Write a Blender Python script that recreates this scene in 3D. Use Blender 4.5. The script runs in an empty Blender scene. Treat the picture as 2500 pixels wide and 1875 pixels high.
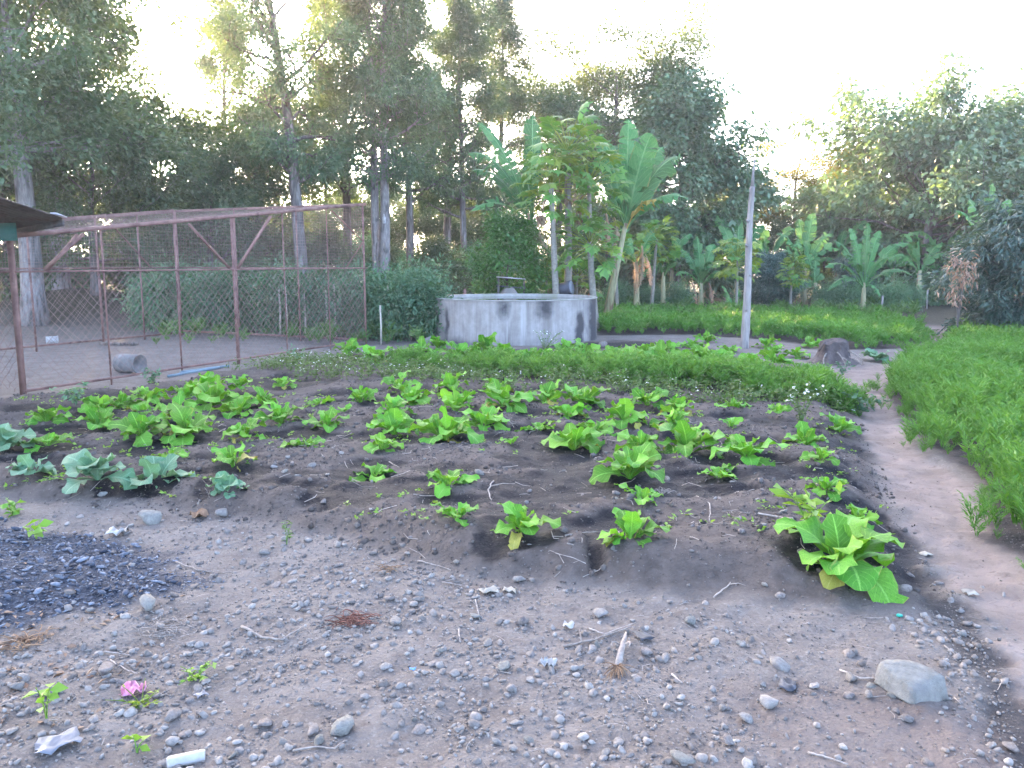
import bpy, math, random
import numpy as np
from mathutils import Vector, Matrix

SC = bpy.context.scene
COL = SC.collection
R_ = math.radians

# ------------------------------------------------------------------ camera
EYE = 1.6
PITCH = R_(8.4)
FPX = 2000.0
cam_d = bpy.data.cameras.new('camera')
cam_d.sensor_width = 36.0
cam_d.lens = 36.0 * FPX / 2500.0
cam_d.clip_end = 3000
cam = bpy.data.objects.new('camera', cam_d)
COL.objects.link(cam)
cam.location = (0, 0, EYE)
cam.rotation_euler = (math.pi / 2 - PITCH, 0, 0)
SC.camera = cam

# ------------------------------------------------------------------ light
SUN_AZ = R_(-27.0)      # measured from +Y towards +X
SUN_EL = R_(10.5)
w = bpy.data.worlds.new('World')
SC.world = w
w.use_nodes = True
nt = w.node_tree
bg = nt.nodes['Background']
sky = nt.nodes.new('ShaderNodeTexSky')
sky.sky_type = 'NISHITA'
sky.sun_disc = False
sky.sun_elevation = SUN_EL
sky.sun_rotation = SUN_AZ
sky.altitude = 800
sky.air_density = 0.35
sky.dust_density = 4.5
sky.ozone_density = 0.4
nt.links.new(sky.outputs[0], bg.inputs[0])
bg.inputs[1].default_value = 0.15
sun_d = bpy.data.lights.new('sun', 'SUN')
sun_d.energy = 2.2
sun_d.angle = R_(0.6)
sun_d.color = (1.0, 0.64, 0.32)
sun = bpy.data.objects.new('sun', sun_d)
COL.objects.link(sun)
sdir = Vector((math.sin(SUN_AZ) * math.cos(SUN_EL), math.cos(SUN_AZ) * math.cos(SUN_EL), math.sin(SUN_EL)))
sun.rotation_euler = sdir.to_track_quat('Z', 'Y').to_euler()
vs = SC.view_settings
vs.view_transform = 'Standard'
vs.look = 'None'
vs.gamma = 1.0
vs.use_curve_mapping = False
vs.exposure = 4.55
cy = SC.cycles
cy.max_bounces = 6
cy.diffuse_bounces = 3
cy.glossy_bounces = 2
cy.transmission_bounces = 4
cy.transparent_max_bounces = 8
cy.use_denoising = True
cy.sample_clamp_indirect = 6.0

# ------------------------------------------------------------------ noise and projection
def _hash(ix, iy, seed):
    h = (ix.astype(np.int64) * 374761393 + iy.astype(np.int64) * 668265263 + seed * 982451653) & 0xFFFFFFFF
    h = ((h ^ (h >> 13)) * 1274126177) & 0xFFFFFFFF
    h = h ^ (h >> 16)
    return (h & 0xFFFFFF) / float(0xFFFFFF)

def vnoise(x, y, seed=0):
    x = np.asarray(x, float); y = np.asarray(y, float)
    ix = np.floor(x); iy = np.floor(y)
    fx = x - ix; fy = y - iy
    fx = fx * fx * fx * (fx * (fx * 6 - 15) + 10); fy = fy * fy * fy * (fy * (fy * 6 - 15) + 10)
    a = _hash(ix, iy, seed); b = _hash(ix + 1, iy, seed)
    c = _hash(ix, iy + 1, seed); d = _hash(ix + 1, iy + 1, seed)
    return (a + (b - a) * fx) * (1 - fy) + (c + (d - c) * fx) * fy

def fbm(x, y, octv=4, seed=0, gain=0.5):
    s = 0; amp = 1; tot = 0
    for o in range(octv):
        s = s + amp * vnoise(np.asarray(x) * 2 ** o + 17.3 * o, np.asarray(y) * 2 ** o - 9.1 * o, seed + o)
        tot += amp; amp *= gain
    return s / tot

def sst(a, b, x):
    t = np.clip((x - a) / (b - a), 0, 1)
    return t * t * (3 - 2 * t)

FW = np.array((0, math.cos(PITCH), -math.sin(PITCH)))
UPV = np.array((0, math.sin(PITCH), math.cos(PITCH)))
RT = np.array((1.0, 0, 0))
ORG = np.array((0, 0, EYE))

def ray(px, py):
    return FW + RT * ((px - 1250) / FPX) + UPV * ((937.5 - py) / FPX)

def flat(px, py, z=0.0):
    d = ray(px, py)
    t = (z - EYE) / d[2]
    return ORG + d * t

def at(px, py, Y):
    d = ray(px, py)
    return ORG + d * (Y / d[1])

def sdf_poly(x, y, poly):
    """signed distance, negative inside"""
    x = np.asarray(x, float); y = np.asarray(y, float)
    d = np.full(x.shape, 1e9); inside = np.zeros(x.shape, bool)
    n = len(poly)
    for i in range(n):
        ax, ay = poly[i]; bx, by = poly[(i + 1) % n]
        ex, ey = bx - ax, by - ay
        t = np.clip(((x - ax) * ex + (y - ay) * ey) / (ex * ex + ey * ey + 1e-12), 0, 1)
        d = np.minimum(d, (x - ax - t * ex) ** 2 + (y - ay - t * ey) ** 2)
        c = ((ay > y) != (by > y)) & (x < (bx - ax) * (y - ay) / (by - ay + 1e-12) + ax)
        inside ^= c
    d = np.sqrt(d)
    return np.where(inside, -d, d)

def sd_line(x, y, pts):
    x = np.asarray(x, float); y = np.asarray(y, float)
    d = np.full(x.shape, 1e9)
    for (ax, ay), (bx, by) in zip(pts[:-1], pts[1:]):
        ex, ey = bx - ax, by - ay
        t = np.clip(((x - ax) * ex + (y - ay) * ey) / (ex * ex + ey * ey + 1e-12), 0, 1)
        d = np.minimum(d, (x - ax - t * ex) ** 2 + (y - ay - t * ey) ** 2)
    return np.sqrt(d)

def PP(pts):
    return [tuple(flat(*p)[:2]) for p in pts]

# ------------------------------------------------------------------ layout of the plot
POLY_PATH = PP([(2540, 1900), (2470, 1620), (2350, 1440), (2215, 1290), (2160, 1200), (2118, 1080), (2085, 985), (2030, 920), (1985, 902),
                (2090, 897), (2170, 882), (2225, 845), (2245, 815), (2262, 780), (2330, 775), (2322, 800), (2295, 840), (2240, 872), (2195, 900),
                (2172, 940), (2190, 1000), (2232, 1080), (2340, 1160), (2400, 1230), (2440, 1330), (2560, 1420), (2800, 1600), (2900, 1900)])
POLY_BED = PP([(-700, 1130), (-300, 1195), (0, 1215), (300, 1232), (560, 1262), (800, 1305), (1020, 1385), (1180, 1425), (1500, 1452), (1900, 1490), (2180, 1500),
               (2300, 1470), (2215, 1290), (2160, 1200), (2118, 1080), (2085, 985), (2030, 920), (1900, 900), (1700, 840), (1500, 830), (1300, 850), (900, 850),
               (760, 880), (500, 925), (250, 975), (0, 1000), (-700, 1010)])
POLY_CARROT_R = PP([(2170, 958), (2205, 1005), (2275, 1085), (2372, 1145), (2425, 1180), (2445, 1260), (2430, 1310), (2520, 1350), (2640, 1420), (2800, 1450), (2720, 900), (2600, 868), (2330, 868), (2200, 892)])
POLY_CARROT_FAR = PP([(1468, 818), (1700, 816), (1900, 834), (2080, 850), (2262, 848), (2240, 802), (2150, 778), (1800, 770), (1468, 772)])
POLY_CARROT_MID = PP([(950, 930), (1300, 956), (1700, 986), (2060, 1006), (2095, 982), (1950, 958), (1600, 940), (1200, 922), (980, 912)])
POLY_CARROT_SMALL = PP([(2325, 852), (2700, 852), (2700, 812), (2345, 806)])
POLY_FLOWER = PP([(600, 932), (760, 947), (950, 956), (1300, 982), (1700, 1004), (2000, 1020), (2070, 1022), (2055, 1000), (1700, 980), (1300, 950), (980, 926), (930, 910), (720, 904)])
POLY_ASH = PP([(-400, 1290), (0, 1275), (160, 1300), (260, 1320), (370, 1350), (450, 1420), (410, 1465), (300, 1480), (170, 1480), (90, 1520), (-100, 1550), (-500, 1590)])
POLY_GREEN_FAR = PP([(400, 850), (1060, 845), (1500, 800), (2250, 790), (2240, 760), (400, 760)])
DRAIN = PP([(2230, 1390), (2290, 1450), (2345, 1520), (2400, 1600), (2445, 1690), (2500, 1800), (2540, 1900)])

# crop plants: rows of (base px, base py, width px, kind)
ROWS = [
 ('front row', [(1115, 1262, 112, 'f'), (1276, 1300, 150, 'm'), (1538, 1318, 152, 'u'), (2055, 1390, 285, 'b')]),
 ('second row', [(415, 1115, 94, 'f'), (570, 1137, 122, 'm'), (911, 1165, 118, 'f'), (1096, 1183, 128, 'f'), (1570, 1222, 122, 'f'), (2095, 1275, 105, 'm')]),
 ('third row', [(750, 1090, 115, 'f'), (934, 1095, 92, 'm'), (1538, 1165, 165, 'b'), (1755, 1165, 105, 'f'), (2015, 1197, 112, 'm')]),
 ('fourth row', [(117, 1085, 108, 'f'), (345, 1060, 125, 'm'), (455, 1065, 145, 'b'), (600, 1065, 118, 'm'), (800, 1045, 98, 'm'), (962, 1060, 122, 'm'), (1088, 1075, 170, 'b'),
   (1250, 1082, 46, 's'), (1400, 1095, 135, 'm'), (1560, 1100, 128, 'm'), (1680, 1105, 170, 'b'), (1823, 1118, 152, 'm'), (2007, 1122, 82, 'm')]),
 ('fifth row', [(113, 1035, 108, 'm'), (244, 1045, 108, 'u'), (352, 1017, 92, 'm'), (440, 1015, 108, 'm'), (580, 1012, 112, 'm'), (688, 1035, 128, 'm'), (955, 1014, 104, 'm'), (1180, 1042, 124, 'b'),
   (1315, 1050, 96, 'f'), (1453, 1060, 115, 'm'), (1526, 1030, 118, 'm'), (1645, 1037, 112, 'm'), (1783, 1042, 62, 's'), (1965, 1087, 96, 'u'), (2045, 1054, 98, 'm')]),
 ('sixth row', [(250, 1002, 104, 'm'), (293, 996, 92, 'm'), (362, 981, 92, 'm'), (455, 976, 92, 'm'), (520, 987, 145, 'b'), (645, 986, 92, 'm'), (778, 986, 66, 'f'), (838, 1006, 42, 's'),
   (881, 983, 84, 'u'), (1004, 991, 122, 'b'), (1111, 1003, 108, 'u'), (1227, 991, 132, 'b'), (1330, 983, 98, 'u'), (1388, 1018, 92, 'm'), (1426, 993, 132, 'b'), (1580, 987, 96, 'm'), (1653, 1006, 94, 'u'),
   (1790, 1006, 92, 'm'), (1900, 1006, 64, 'm'), (2070, 1006, 90, 'm')]),
 ('row against the flowering weeds', [(500, 951, 102, 'm'), (585, 946, 66, 'm'), (692, 943, 56, 'u'), (980, 948, 88, 'm'), (1103, 950, 96, 'm'), (1215, 957, 82, 'm')]),
 ('back row below the water tank', [(851, 870, 60, 'u'), (923, 888, 74, 'u'), (996, 892, 62, 'm'), (1027, 860, 60, 'm'), (1069, 852, 58, 'm'), (1115, 870, 70, 'm'), (1150, 868, 60, 'm'), (1184, 862, 66, 'u'), (1227, 872, 70, 'm'),
   (1250, 880, 60, 'm'), (1300, 876, 60, 'm'), (1342, 884, 70, 'm'), (1380, 866, 64, 'm'), (1430, 868, 66, 'm'), (1496, 880, 74, 'm'), (1540, 882, 70, 'm'), (1572, 872, 66, 'm'), (1619, 884, 76, 'm'), (1670, 886, 60, 'm'), (1718, 882, 76, 'm'),
   (1762, 888, 60, 'm'), (1836, 893, 62, 'm'), (1895, 894, 66, 'm')]),
 ('row around the grey post', [(1634, 862, 56, 'm'), (1690, 850, 46, 'm'), (1727, 836, 48, 'm'), (1780, 862, 44, 'm'), (1870, 848, 52, 'm'), (1887, 868, 50, 'm'), (1946, 874, 50, 'm'), (1980, 848, 46, 'm')]),
]
CABBAGES = [(4, 1098, 150, 'large blue-green cabbage cut by the left edge of the garden view'),
            (80, 1152, 110, 'low blue-green cabbage left of the tallest cabbage in the left corner'),
            (238, 1168, 165, 'tallest blue-green cabbage with wide frilled leaves in the left corner'),
            (378, 1190, 175, 'spreading blue-green cabbage right of the tallest cabbage, above the ash heap'),
            (557, 1200, 105, 'small pale cabbage alone on the edge of the bare gravel'),
            (2140, 880, 72, 'blue-green cabbage right of the earthen stump beside the path')]
ALLP = [(p[0], p[1], p[2]) for r in ROWS for p in r[1]] + [(c[0], c[1], c[2]) for c in CABBAGES]
WETX = [(1330, 1130, .42, .9), (1330, 1230, .42, .35), (1390, 1180, .3, .5), (880, 1200, .4, .25), (900, 1240, .5, .2), (1750, 1240, .6, .16), (1640, 1245, .4, .14), (1500, 1332, .3, .16), (1240, 1350, .2, .3), (1270, 1340, .26, .26),
        (2130, 1310, .3, .3), (1450, 1380, .05, .2), (540, 1190, .4, .18), (740, 1225, .35, .16), (1000, 1225, .5, .16), (330, 1130, .3, .2), (1660, 1130, .4, .3), (1200, 1110, .4, .25), (1000, 1100, .5, .3), (1960, 1210, .35, .2),
        (640, 1100, .5, .2), (700, 960, .5, .4), (1900, 1060, .5, .3), (2060, 1110, .3, .3), (1600, 880, 2, .3), (1550, 845, 1.5, .5), (200, 1080, .5, .2), (120, 1120, .5, .2), (450, 1110, .4, .2), (1870, 1170, .4, .2), (1740, 1210, .4, .15)]
PL = [(flat(a, b), wd) for a, b, wd in ALLP]
PL = [(q[0], q[1], wd * q[1] / FPX) for q, wd in PL]
WX = []
for (a, b, sx, sy) in WETX:
    q = flat(a, b); WX.append((q[0], q[1], sx, sy))

def wet_field(x, y):
    """how far from the nearest watered hollow, 1 at its rim"""
    x = np.asarray(x, float); y = np.asarray(y, float)
    n = fbm(x * 3.2, y * 3.2, 3, 5) - .5
    n2 = fbm(x * 9, y * 9, 3, 8) - .5
    if np.size(x) <= 4:
        A = np.array(PL); B_ = np.array(WX); xx = np.ravel(x)[:, None]; yy = np.ravel(y)[:, None]
        d = np.sqrt(((xx - A[:, 0]) / (.12 + A[:, 2] * .40)) ** 2 + ((yy - A[:, 1] + .05) / (.09 + A[:, 2] * .30)) ** 2).min(1)
        e = np.sqrt(((xx - B_[:, 0]) / B_[:, 2]) ** 2 + ((yy - B_[:, 1]) / np.maximum(B_[:, 3], .12)) ** 2).min(1)
        return np.minimum(d, e).reshape(np.shape(x)) + n * 1.4 + n2 * .55
    m = np.full(np.shape(x), 9.0)
    for (qx, qy, wd) in PL:
        m = np.minimum(m, np.sqrt(((x - qx) / (.12 + wd * .40)) ** 2 + ((y - qy + .05) / (.09 + wd * .30)) ** 2))
    for (qx, qy, sx, sy) in WX:
        m = np.minimum(m, np.sqrt(((x - qx) / sx) ** 2 + ((y - qy) / max(sy, .12)) ** 2))
    return m + n * 1.4 + n2 * .55

def drain_mask(x, y):
    return 1 - sst(.03, .13, sd_line(x, y, DRAIN) + (fbm(x * 7, y * 7, 3, 44) - .5) * .16)

def bed_mask(x, y):
    d = sdf_poly(x, y, POLY_BED) + (fbm(x * 2.5, y * 2.5, 3, 21) - .5) * .22
    return d

def height(x, y, wet=None):
    x = np.asarray(x, float); y = np.asarray(y, float)
    near = np.exp(-np.maximum(y - 7, 0) / 12)
    h = (fbm(x * .35, y * .35, 2, 1) - .5) * .10
    h = h + (fbm(x * 1.6, y * 1.6, 4, 2) - .5) * .055 * near
    h = h + (fbm(x * 8, y * 8, 4, 3, .65) - .5) * .042 * near
    db = bed_mask(x, y)
    plate = 1 - sst(-.42, .03, db)
    fall = 1 - sst(10, 16, y)
    h = h + plate * .15 * fall
    ridge = fbm(x * 1.1 + 3, y * 2.4, 2, 11) - .5
    h = h + plate * fall * ridge * .085
    if wet is None:
        wet = wet_field(x, y)
    h = h - (1 - sst(.35, 1.45, wet)) * .05 * (1 - sst(12, 18, y))
    dp = sdf_poly(x, y, POLY_PATH)
    h = h - (1 - sst(-.2, .1, dp)) * .03
    h = h - drain_mask(x, y) * .02
    da = sdf_poly(x, y, POLY_ASH)
    h = h + (1 - sst(-.5, .05, da)) * .07
    h = h + 0.9 * np.exp(-(((x + 12.5) / 3.2) ** 2 + ((y - 24) / 1.6) ** 2))
    return h

def hz(x, y):
    return float(height(np.array([x]), np.array([y]))[0])

def G(px, py):
    """the point of the ground seen at that place of the photograph"""
    z = 0.0
    for _ in range(4):
        p = flat(px, py, z)
        z = hz(p[0], p[1])
    p = flat(px, py, z)
    return np.array((p[0], p[1], z))

# ------------------------------------------------------------------ mesh helpers
class MB:
    def __init__(s):
        s.V = []; s.F3 = []; s.F4 = []; s.var = []; s.uv = []; s.n = 0
    def add(s, V, F, var=0.5, uv=None):
        V = np.asarray(V, float).reshape(-1, 3); F = np.asarray(F, np.int64)
        if F.ndim == 1: F = F.reshape(1, -1)
        (s.F3 if F.shape[1] == 3 else s.F4).append(F + s.n)
        s.V.append(V)
        s.var.append(np.full(len(V), var) if np.isscalar(var) else np.asarray(var, float))
        s.uv.append(np.zeros((len(V), 2)) if uv is None else np.asarray(uv, float))
        s.n += len(V)
        return s
    def tube(s, pts, rad, sides=6, cap=True, var=.5):
        pts = np.asarray(pts, float); n = len(pts)
        rad = np.full(n, rad) if np.isscalar(rad) else np.asarray(rad, float)
        tan = np.gradient(pts, axis=0) if n > 1 else np.array([[0, 0, 1.0]])
        tan /= np.linalg.norm(tan, axis=1)[:, None] + 1e-9
        ref = np.array((0, 0, 1.0)) if abs(tan[0][2]) < .9 else np.array((1.0, 0, 0))
        a = np.cross(tan, ref); a /= np.linalg.norm(a, axis=1)[:, None] + 1e-9
        b = np.cross(tan, a)
        th = np.arange(sides) * 2 * np.pi / sides
        V = pts[:, None, :] + rad[:, None, None] * (np.cos(th)[None, :, None] * a[:, None, :] + np.sin(th)[None, :, None] * b[:, None, :])
        V = V.reshape(-1, 3)
        i = np.arange(n - 1)[:, None] * sides; j = np.arange(sides)[None, :]; k = (j + 1) % sides
        F = np.stack([i + j, i + k, i + sides + k, i + sides + j], -1).reshape(-1, 4)
        L = np.repeat(np.linspace(0, 1, n), sides)
        s.add(V, F, var, np.stack([np.tile(th / 6.283, n), L], 1))
        if cap:
            c = np.array([pts[0], pts[-1]]); base = s.n - n * sides
            s.V.append(c); s.var.append(np.full(2, .5 if not np.isscalar(var) else var)); s.uv.append(np.zeros((2, 2)))
            j = np.arange(sides); k = (j + 1) % sides
            s.F3.append(np.stack([base + k, base + j, np.full(sides, s.n)], 1))
            s.F3.append(np.stack([base + (n - 1) * sides + j, base + (n - 1) * sides + k, np.full(sides, s.n + 1)], 1))
            s.n += 2
        return s
    def box(s, a, b, w, h, up=(0, 0, 1), var=.5):
        """bar from a to b with width w and height h"""
        a = np.asarray(a, float); b = np.asarray(b, float)
        t = b - a; t = t / np.linalg.norm(t)
        up = np.asarray(up, float)
        if abs(t @ up) > .95: up = np.array((0, 1.0, 0))
        sd = np.cross(t, up); sd /= np.linalg.norm(sd); u = np.cross(sd, t)
        V = [p + sd * x * w / 2 + u * y * h / 2 for p in (a, b) for x, y in ((-1, -1), (1, -1), (1, 1), (-1, 1))]
        F = [(0, 3, 2, 1), (4, 5, 6, 7), (0, 1, 5, 4), (1, 2, 6, 5), (2, 3, 7, 6), (3, 0, 4, 7)]
        return s.add(V, F, var)
    def mesh(s, name, mat=None, smooth=True):
        V = np.concatenate(s.V); me = bpy.data.meshes.new(name)
        F3 = np.concatenate(s.F3) if s.F3 else np.zeros((0, 3), int)
        F4 = np.concatenate(s.F4) if s.F4 else np.zeros((0, 4), int)
        me.vertices.add(len(V)); me.vertices.foreach_set('co', V.ravel().astype(np.float32))
        lp = np.concatenate([F3.ravel(), F4.ravel()]).astype(np.int32)
        me.loops.add(len(lp)); me.loops.foreach_set('vertex_index', lp)
        n3, n4 = len(F3), len(F4)
        me.polygons.add(n3 + n4)
        st = np.concatenate([np.arange(n3) * 3, n3 * 3 + np.arange(n4) * 4]).astype(np.int32)
        me.polygons.foreach_set('loop_start', st)
        if smooth: me.polygons.foreach_set('use_smooth', np.ones(n3 + n4, bool))
        at_ = me.attributes.new('var', 'FLOAT', 'POINT'); at_.data.foreach_set('value', np.concatenate(s.var).astype(np.float32))
        uv = np.concatenate(s.uv)
        ul = me.uv_layers.new(name='UVMap'); ul.data.foreach_set('uv', uv[lp].ravel().astype(np.float32))
        me.update(calc_edges=True)
        if mat: me.materials.append(mat)
        return me
    def obj(s, name, mat, parent=None, smooth=True):
        return link(name, s.mesh(name, mat, smooth), parent)

def link(name, me, parent=None):
    o = bpy.data.objects.new(name, me)
    COL.objects.link(o)
    if parent: o.parent = parent
    return o

def tag(o, label=None, cat=None, group=None, kind=None):
    if label: o['label'] = label
    if cat: o['category'] = cat
    if group: o['group'] = group
    if kind: o['kind'] = kind
    return o

def thing(name, loc, label, cat, group=None, rz=0.0, sc=1.0):
    o = bpy.data.objects.new(name, None)
    o.empty_display_size = .1
    COL.objects.link(o)
    o.location = loc; o.rotation_euler = (0, 0, rz)
    o.scale = (sc, sc, sc) if np.isscalar(sc) else sc
    return tag(o, label, cat, group)

def leafq(mb, P, D, L, W, rng, droop=.12, upb=1.0, var=None):
    """many diamond leaves at P pointing along D"""
    n = len(P)
    D = D / (np.linalg.norm(D, axis=1)[:, None] + 1e-9)
    U = rng.normal(0, .55, (n, 3)); U[:, 2] += upb
    S = np.cross(D, U); S /= np.linalg.norm(S, axis=1)[:, None] + 1e-9
    N = np.cross(S, D)
    L = np.broadcast_to(L, (n,))[:, None]; W = np.broadcast_to(W, (n,))[:, None]
    v0 = P; m = P + D * L * .48
    v1 = m + S * W * .5 + N * W * .12; v3 = m - S * W * .5 + N * W * .12
    v2 = P + D * L - N * L * droop
    V = np.stack([v0, v1, v2, v3], 1).reshape(-1, 3)
    i = np.arange(n)[:, None] * 4
    F = np.concatenate([i, i + 1, i + 2, i + 3], 1)
    if var is None: var = rng.random(n)
    mb.add(V, F, np.repeat(var, 4))

# ------------------------------------------------------------------ materials
def newmat(name):
    m = bpy.data.materials.new(name); m.use_nodes = True
    n = m.node_tree.nodes; l = m.node_tree.links
    return m, n, l, n['Principled BSDF']

def mixc(n, l, a, b, f, mode='MIX'):
    x = n.new('ShaderNodeMix'); x.data_type = 'RGBA'; x.blend_type = mode
    for sock, v in ((x.inputs[0], f), (x.inputs[6], a), (x.inputs[7], b)):
        if hasattr(v, 'is_linked'): l.new(v, sock)
        elif np.isscalar(v): sock.default_value = v
        else: sock.default_value = (*v, 1)
    return x.outputs[2]

def noise(n, l, scale, detail=4, rough=.55, vec=None, dist=0):
    t = n.new('ShaderNodeTexNoise'); t.inputs['Scale'].default_value = scale
    t.inputs['Detail'].default_value = detail; t.inputs['Roughness'].default_value = rough; t.inputs['Distortion'].default_value = dist
    if vec: l.new(vec, t.inputs['Vector'])
    return t.outputs['Fac']

def ramp(n, l, fac, a, b):
    r = n.new('ShaderNodeMapRange'); r.inputs[1].default_value = a; r.inputs[2].default_value = b
    l.new(fac, r.inputs[0]); return r.outputs[0]

def coords(n, kind='Object', scale=None):
    c = n.new('ShaderNodeTexCoord')
    return c.outputs[kind]

def bump(n, l, p, hgt, strength=.5, dist=.01, nrm=None):
    b = n.new('ShaderNodeBump'); b.inputs['Strength'].default_value = strength; b.inputs['Distance'].default_value = dist
    l.new(hgt, b.inputs['Height'])
    if nrm: l.new(nrm, b.inputs['Normal'])
    if p is not None: l.new(b.outputs[0], p.inputs['Normal'])
    return b.outputs[0]

def leafmat(name, c1, c2, trans=.35, tcol=None, rough=.5, objvar=.25, vein=False, spec=.3, dry=None):
    m, n, l, p = newmat(name)
    a = n.new('ShaderNodeAttribute'); a.attribute_name = 'var'
    col = mixc(n, l, c1, c2, a.outputs['Fac'])
    oi = n.new('ShaderNodeObjectInfo')
    r = n.new('ShaderNodeMapRange'); r.inputs[3].default_value = 1 - objvar; r.inputs[4].default_value = 1 + objvar
    l.new(oi.outputs['Random'], r.inputs[0])
    hsv = n.new('ShaderNodeHueSaturation'); l.new(r.outputs[0], hsv.inputs['Value']); l.new(col, hsv.inputs['Color'])
    r2 = n.new('ShaderNodeMapRange'); r2.inputs[3].default_value = .488; r2.inputs[4].default_value = .512
    mm = n.new('ShaderNodeMath'); mm.operation = 'FRACT'; m2 = n.new('ShaderNodeMath'); m2.operation = 'MULTIPLY'; m2.inputs[1].default_value = 7.31
    l.new(oi.outputs['Random'], m2.inputs[0]); l.new(m2.outputs[0], mm.inputs[0]); l.new(mm.outputs[0], r2.inputs[0]); l.new(r2.outputs[0], hsv.inputs['Hue'])
    col = hsv.outputs[0]
    if vein:
        uv = n.new('ShaderNodeTexCoord').outputs['UV']
        sx = n.new('ShaderNodeSeparateXYZ'); l.new(uv, sx.inputs[0])
        ab = n.new('ShaderNodeMath'); ab.operation = 'ABSOLUTE'; l.new(sx.outputs[0], ab.inputs[0])
        rib = ramp(n, l, ab.outputs[0], .085, .03)
        # side veins run obliquely from the rib
        sm = n.new('ShaderNodeMath'); sm.operation = 'MULTIPLY_ADD'; l.new(ab.outputs[0], sm.inputs[0]); sm.inputs[1].default_value = -.22
        l.new(sx.outputs[1], sm.inputs[2])
        fr = n.new('ShaderNodeMath'); fr.operation = 'MULTIPLY'; l.new(sm.outputs[0], fr.inputs[0]); fr.inputs[1].default_value = 11.0
        ff = n.new('ShaderNodeMath'); ff.operation = 'PINGPONG'; l.new(fr.outputs[0], ff.inputs[0]); ff.inputs[1].default_value = .5
        sv = ramp(n, l, ff.outputs[0], .11, .02)
        v2 = n.new('ShaderNodeMath'); v2.operation = 'MULTIPLY'; l.new(sv, v2.inputs[0]); v2.inputs[1].default_value = .45
        mx = n.new('ShaderNodeMath'); mx.operation = 'MAXIMUM'; l.new(rib, mx.inputs[0]); l.new(v2.outputs[0], mx.inputs[1])
        pale = tuple(min(1, x * 1.25 + .04) for x in c2)
        col = mixc(n, l, col, pale, mx.outputs[0])
        nn = noise(n, l, 26, 3, .6, uv)
        col = mixc(n, l, col, tuple(x * .72 for x in c1), ramp(n, l, nn, .5, .75))
        bump(n, l, p, nn, .35, .02)
        if dry:
            e = ramp(n, l, ab.outputs[0], .86, .99)
            e2 = n.new('ShaderNodeMath'); e2.operation = 'MULTIPLY'; l.new(e, e2.inputs[0]); l.new(ramp(n, l, noise(n, l, 7, 2, .5, uv), .5, .62), e2.inputs[1])
            col = mixc(n, l, col, dry, e2.outputs[0])
    l.new(col, p.inputs['Base Color'])
    p.inputs['Roughness'].default_value = rough
    p.inputs['Specular IOR Level'].default_value = spec
    t = n.new('ShaderNodeBsdfTranslucent')
    tc = tcol or (1.3, 1.15, .5)
    l.new(mixc(n, l, col, tc, 1.0, 'MULTIPLY'), t.inputs[0])
    ms = n.new('ShaderNodeMixShader'); ms.inputs[0].default_value = trans
    l.new(p.outputs[0], ms.inputs[1]); l.new(t.outputs[0], ms.inputs[2])
    l.new(ms.outputs[0], n['Material Output'].inputs[0])
    return m

def roughmat(name, c1, c2, scale=8, rough=.85, bs=.5, bd=.01, stretch=None, c3=None, spec=.25, objvar=0, metal=0, detail=6):
    m, n, l, p = newmat(name)
    co = coords(n)
    if stretch:
        mp = n.new('ShaderNodeMapping'); mp.inputs['Scale'].default_value = stretch; l.new(co, mp.inputs[0]); co = mp.outputs[0]
    f = noise(n, l, scale, detail, .62, co)
    col = mixc(n, l, c1, c2, ramp(n, l, f, .32, .68))
    if c3:
        f3 = noise(n, l, scale * .37, 3, .5, co, .5)
        col = mixc(n, l, col, c3, ramp(n, l, f3, .52, .66))
    if objvar:
        oi = n.new('ShaderNodeObjectInfo'); r = n.new('ShaderNodeMapRange'); r.inputs[3].default_value = 1 - objvar; r.inputs[4].default_value = 1 + objvar
        l.new(oi.outputs['Random'], r.inputs[0])
        h = n.new('ShaderNodeHueSaturation'); l.new(r.outputs[0], h.inputs['Value']); l.new(col, h.inputs['Color']); col = h.outputs[0]
    l.new(col, p.inputs['Base Color']); p.inputs['Roughness'].default_value = rough
    p.inputs['Specular IOR Level'].default_value = spec; p.inputs['Metallic'].default_value = metal
    bump(n, l, p, noise(n, l, scale * 2.2, 6, .65, co), bs, bd)
    return m

M = {}
M['bark'] = roughmat('bark', (.075, .062, .052), (.17, .145, .125), 3, .9, .7, .03, (6, 6, 1.2), (.24, .22, .20))
M['bark_pale'] = roughmat('bark_pale', (.15, .13, .115), (.30, .27, .245), 3, .9, .5, .02, (6, 6, 1.5), (.10, .09, .08))
M['stem'] = roughmat('stem', (.17, .148, .115), (.285, .255, .205), 4, .85, .4, .01, (4, 4, 5), (.20, .18, .135))
M['pole'] = roughmat('pole', (.19, .165, .142), (.32, .285, .255), 4, .85, .35, .008, (5, 5, .8), (.14, .125, .115))
M['rust'] = roughmat('rust', (.165, .085, .066), (.25, .140, .112), 9, .75, .3, .004, None, (.11, .055, .042), .35)
M['wire'] = roughmat('wire', (.20, .125, .10), (.29, .20, .17), 9, .6, .1, .001)
M['stone'] = roughmat('stone', (.18, .160, .138), (.275, .25, .22), 3.5, .92, .5, .012, None, (.16, .142, .134), .15, .22)
M['stone_pale'] = roughmat('stone_pale', (.185, .172, .146), (.285, .268, .23), 3.4, .92, .9, .014, None, (.22, .205, .185), .15, .12)
M['clod'] = roughmat('clod', (.155, .130, .112), (.24, .208, .18), 4, .95, .5, .012, None, (.135, .113, .105), .1, .15)
M['char'] = roughmat('char', (.012, .013, .017), (.045, .05, .062), 30, .55, .5, .004, None, (.09, .095, .11), .5, .3)
M['twig'] = roughmat('twig', (.20, .16, .13), (.38, .33, .28), 30, .9, .3, .002, None, None, .2, .25)
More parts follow.
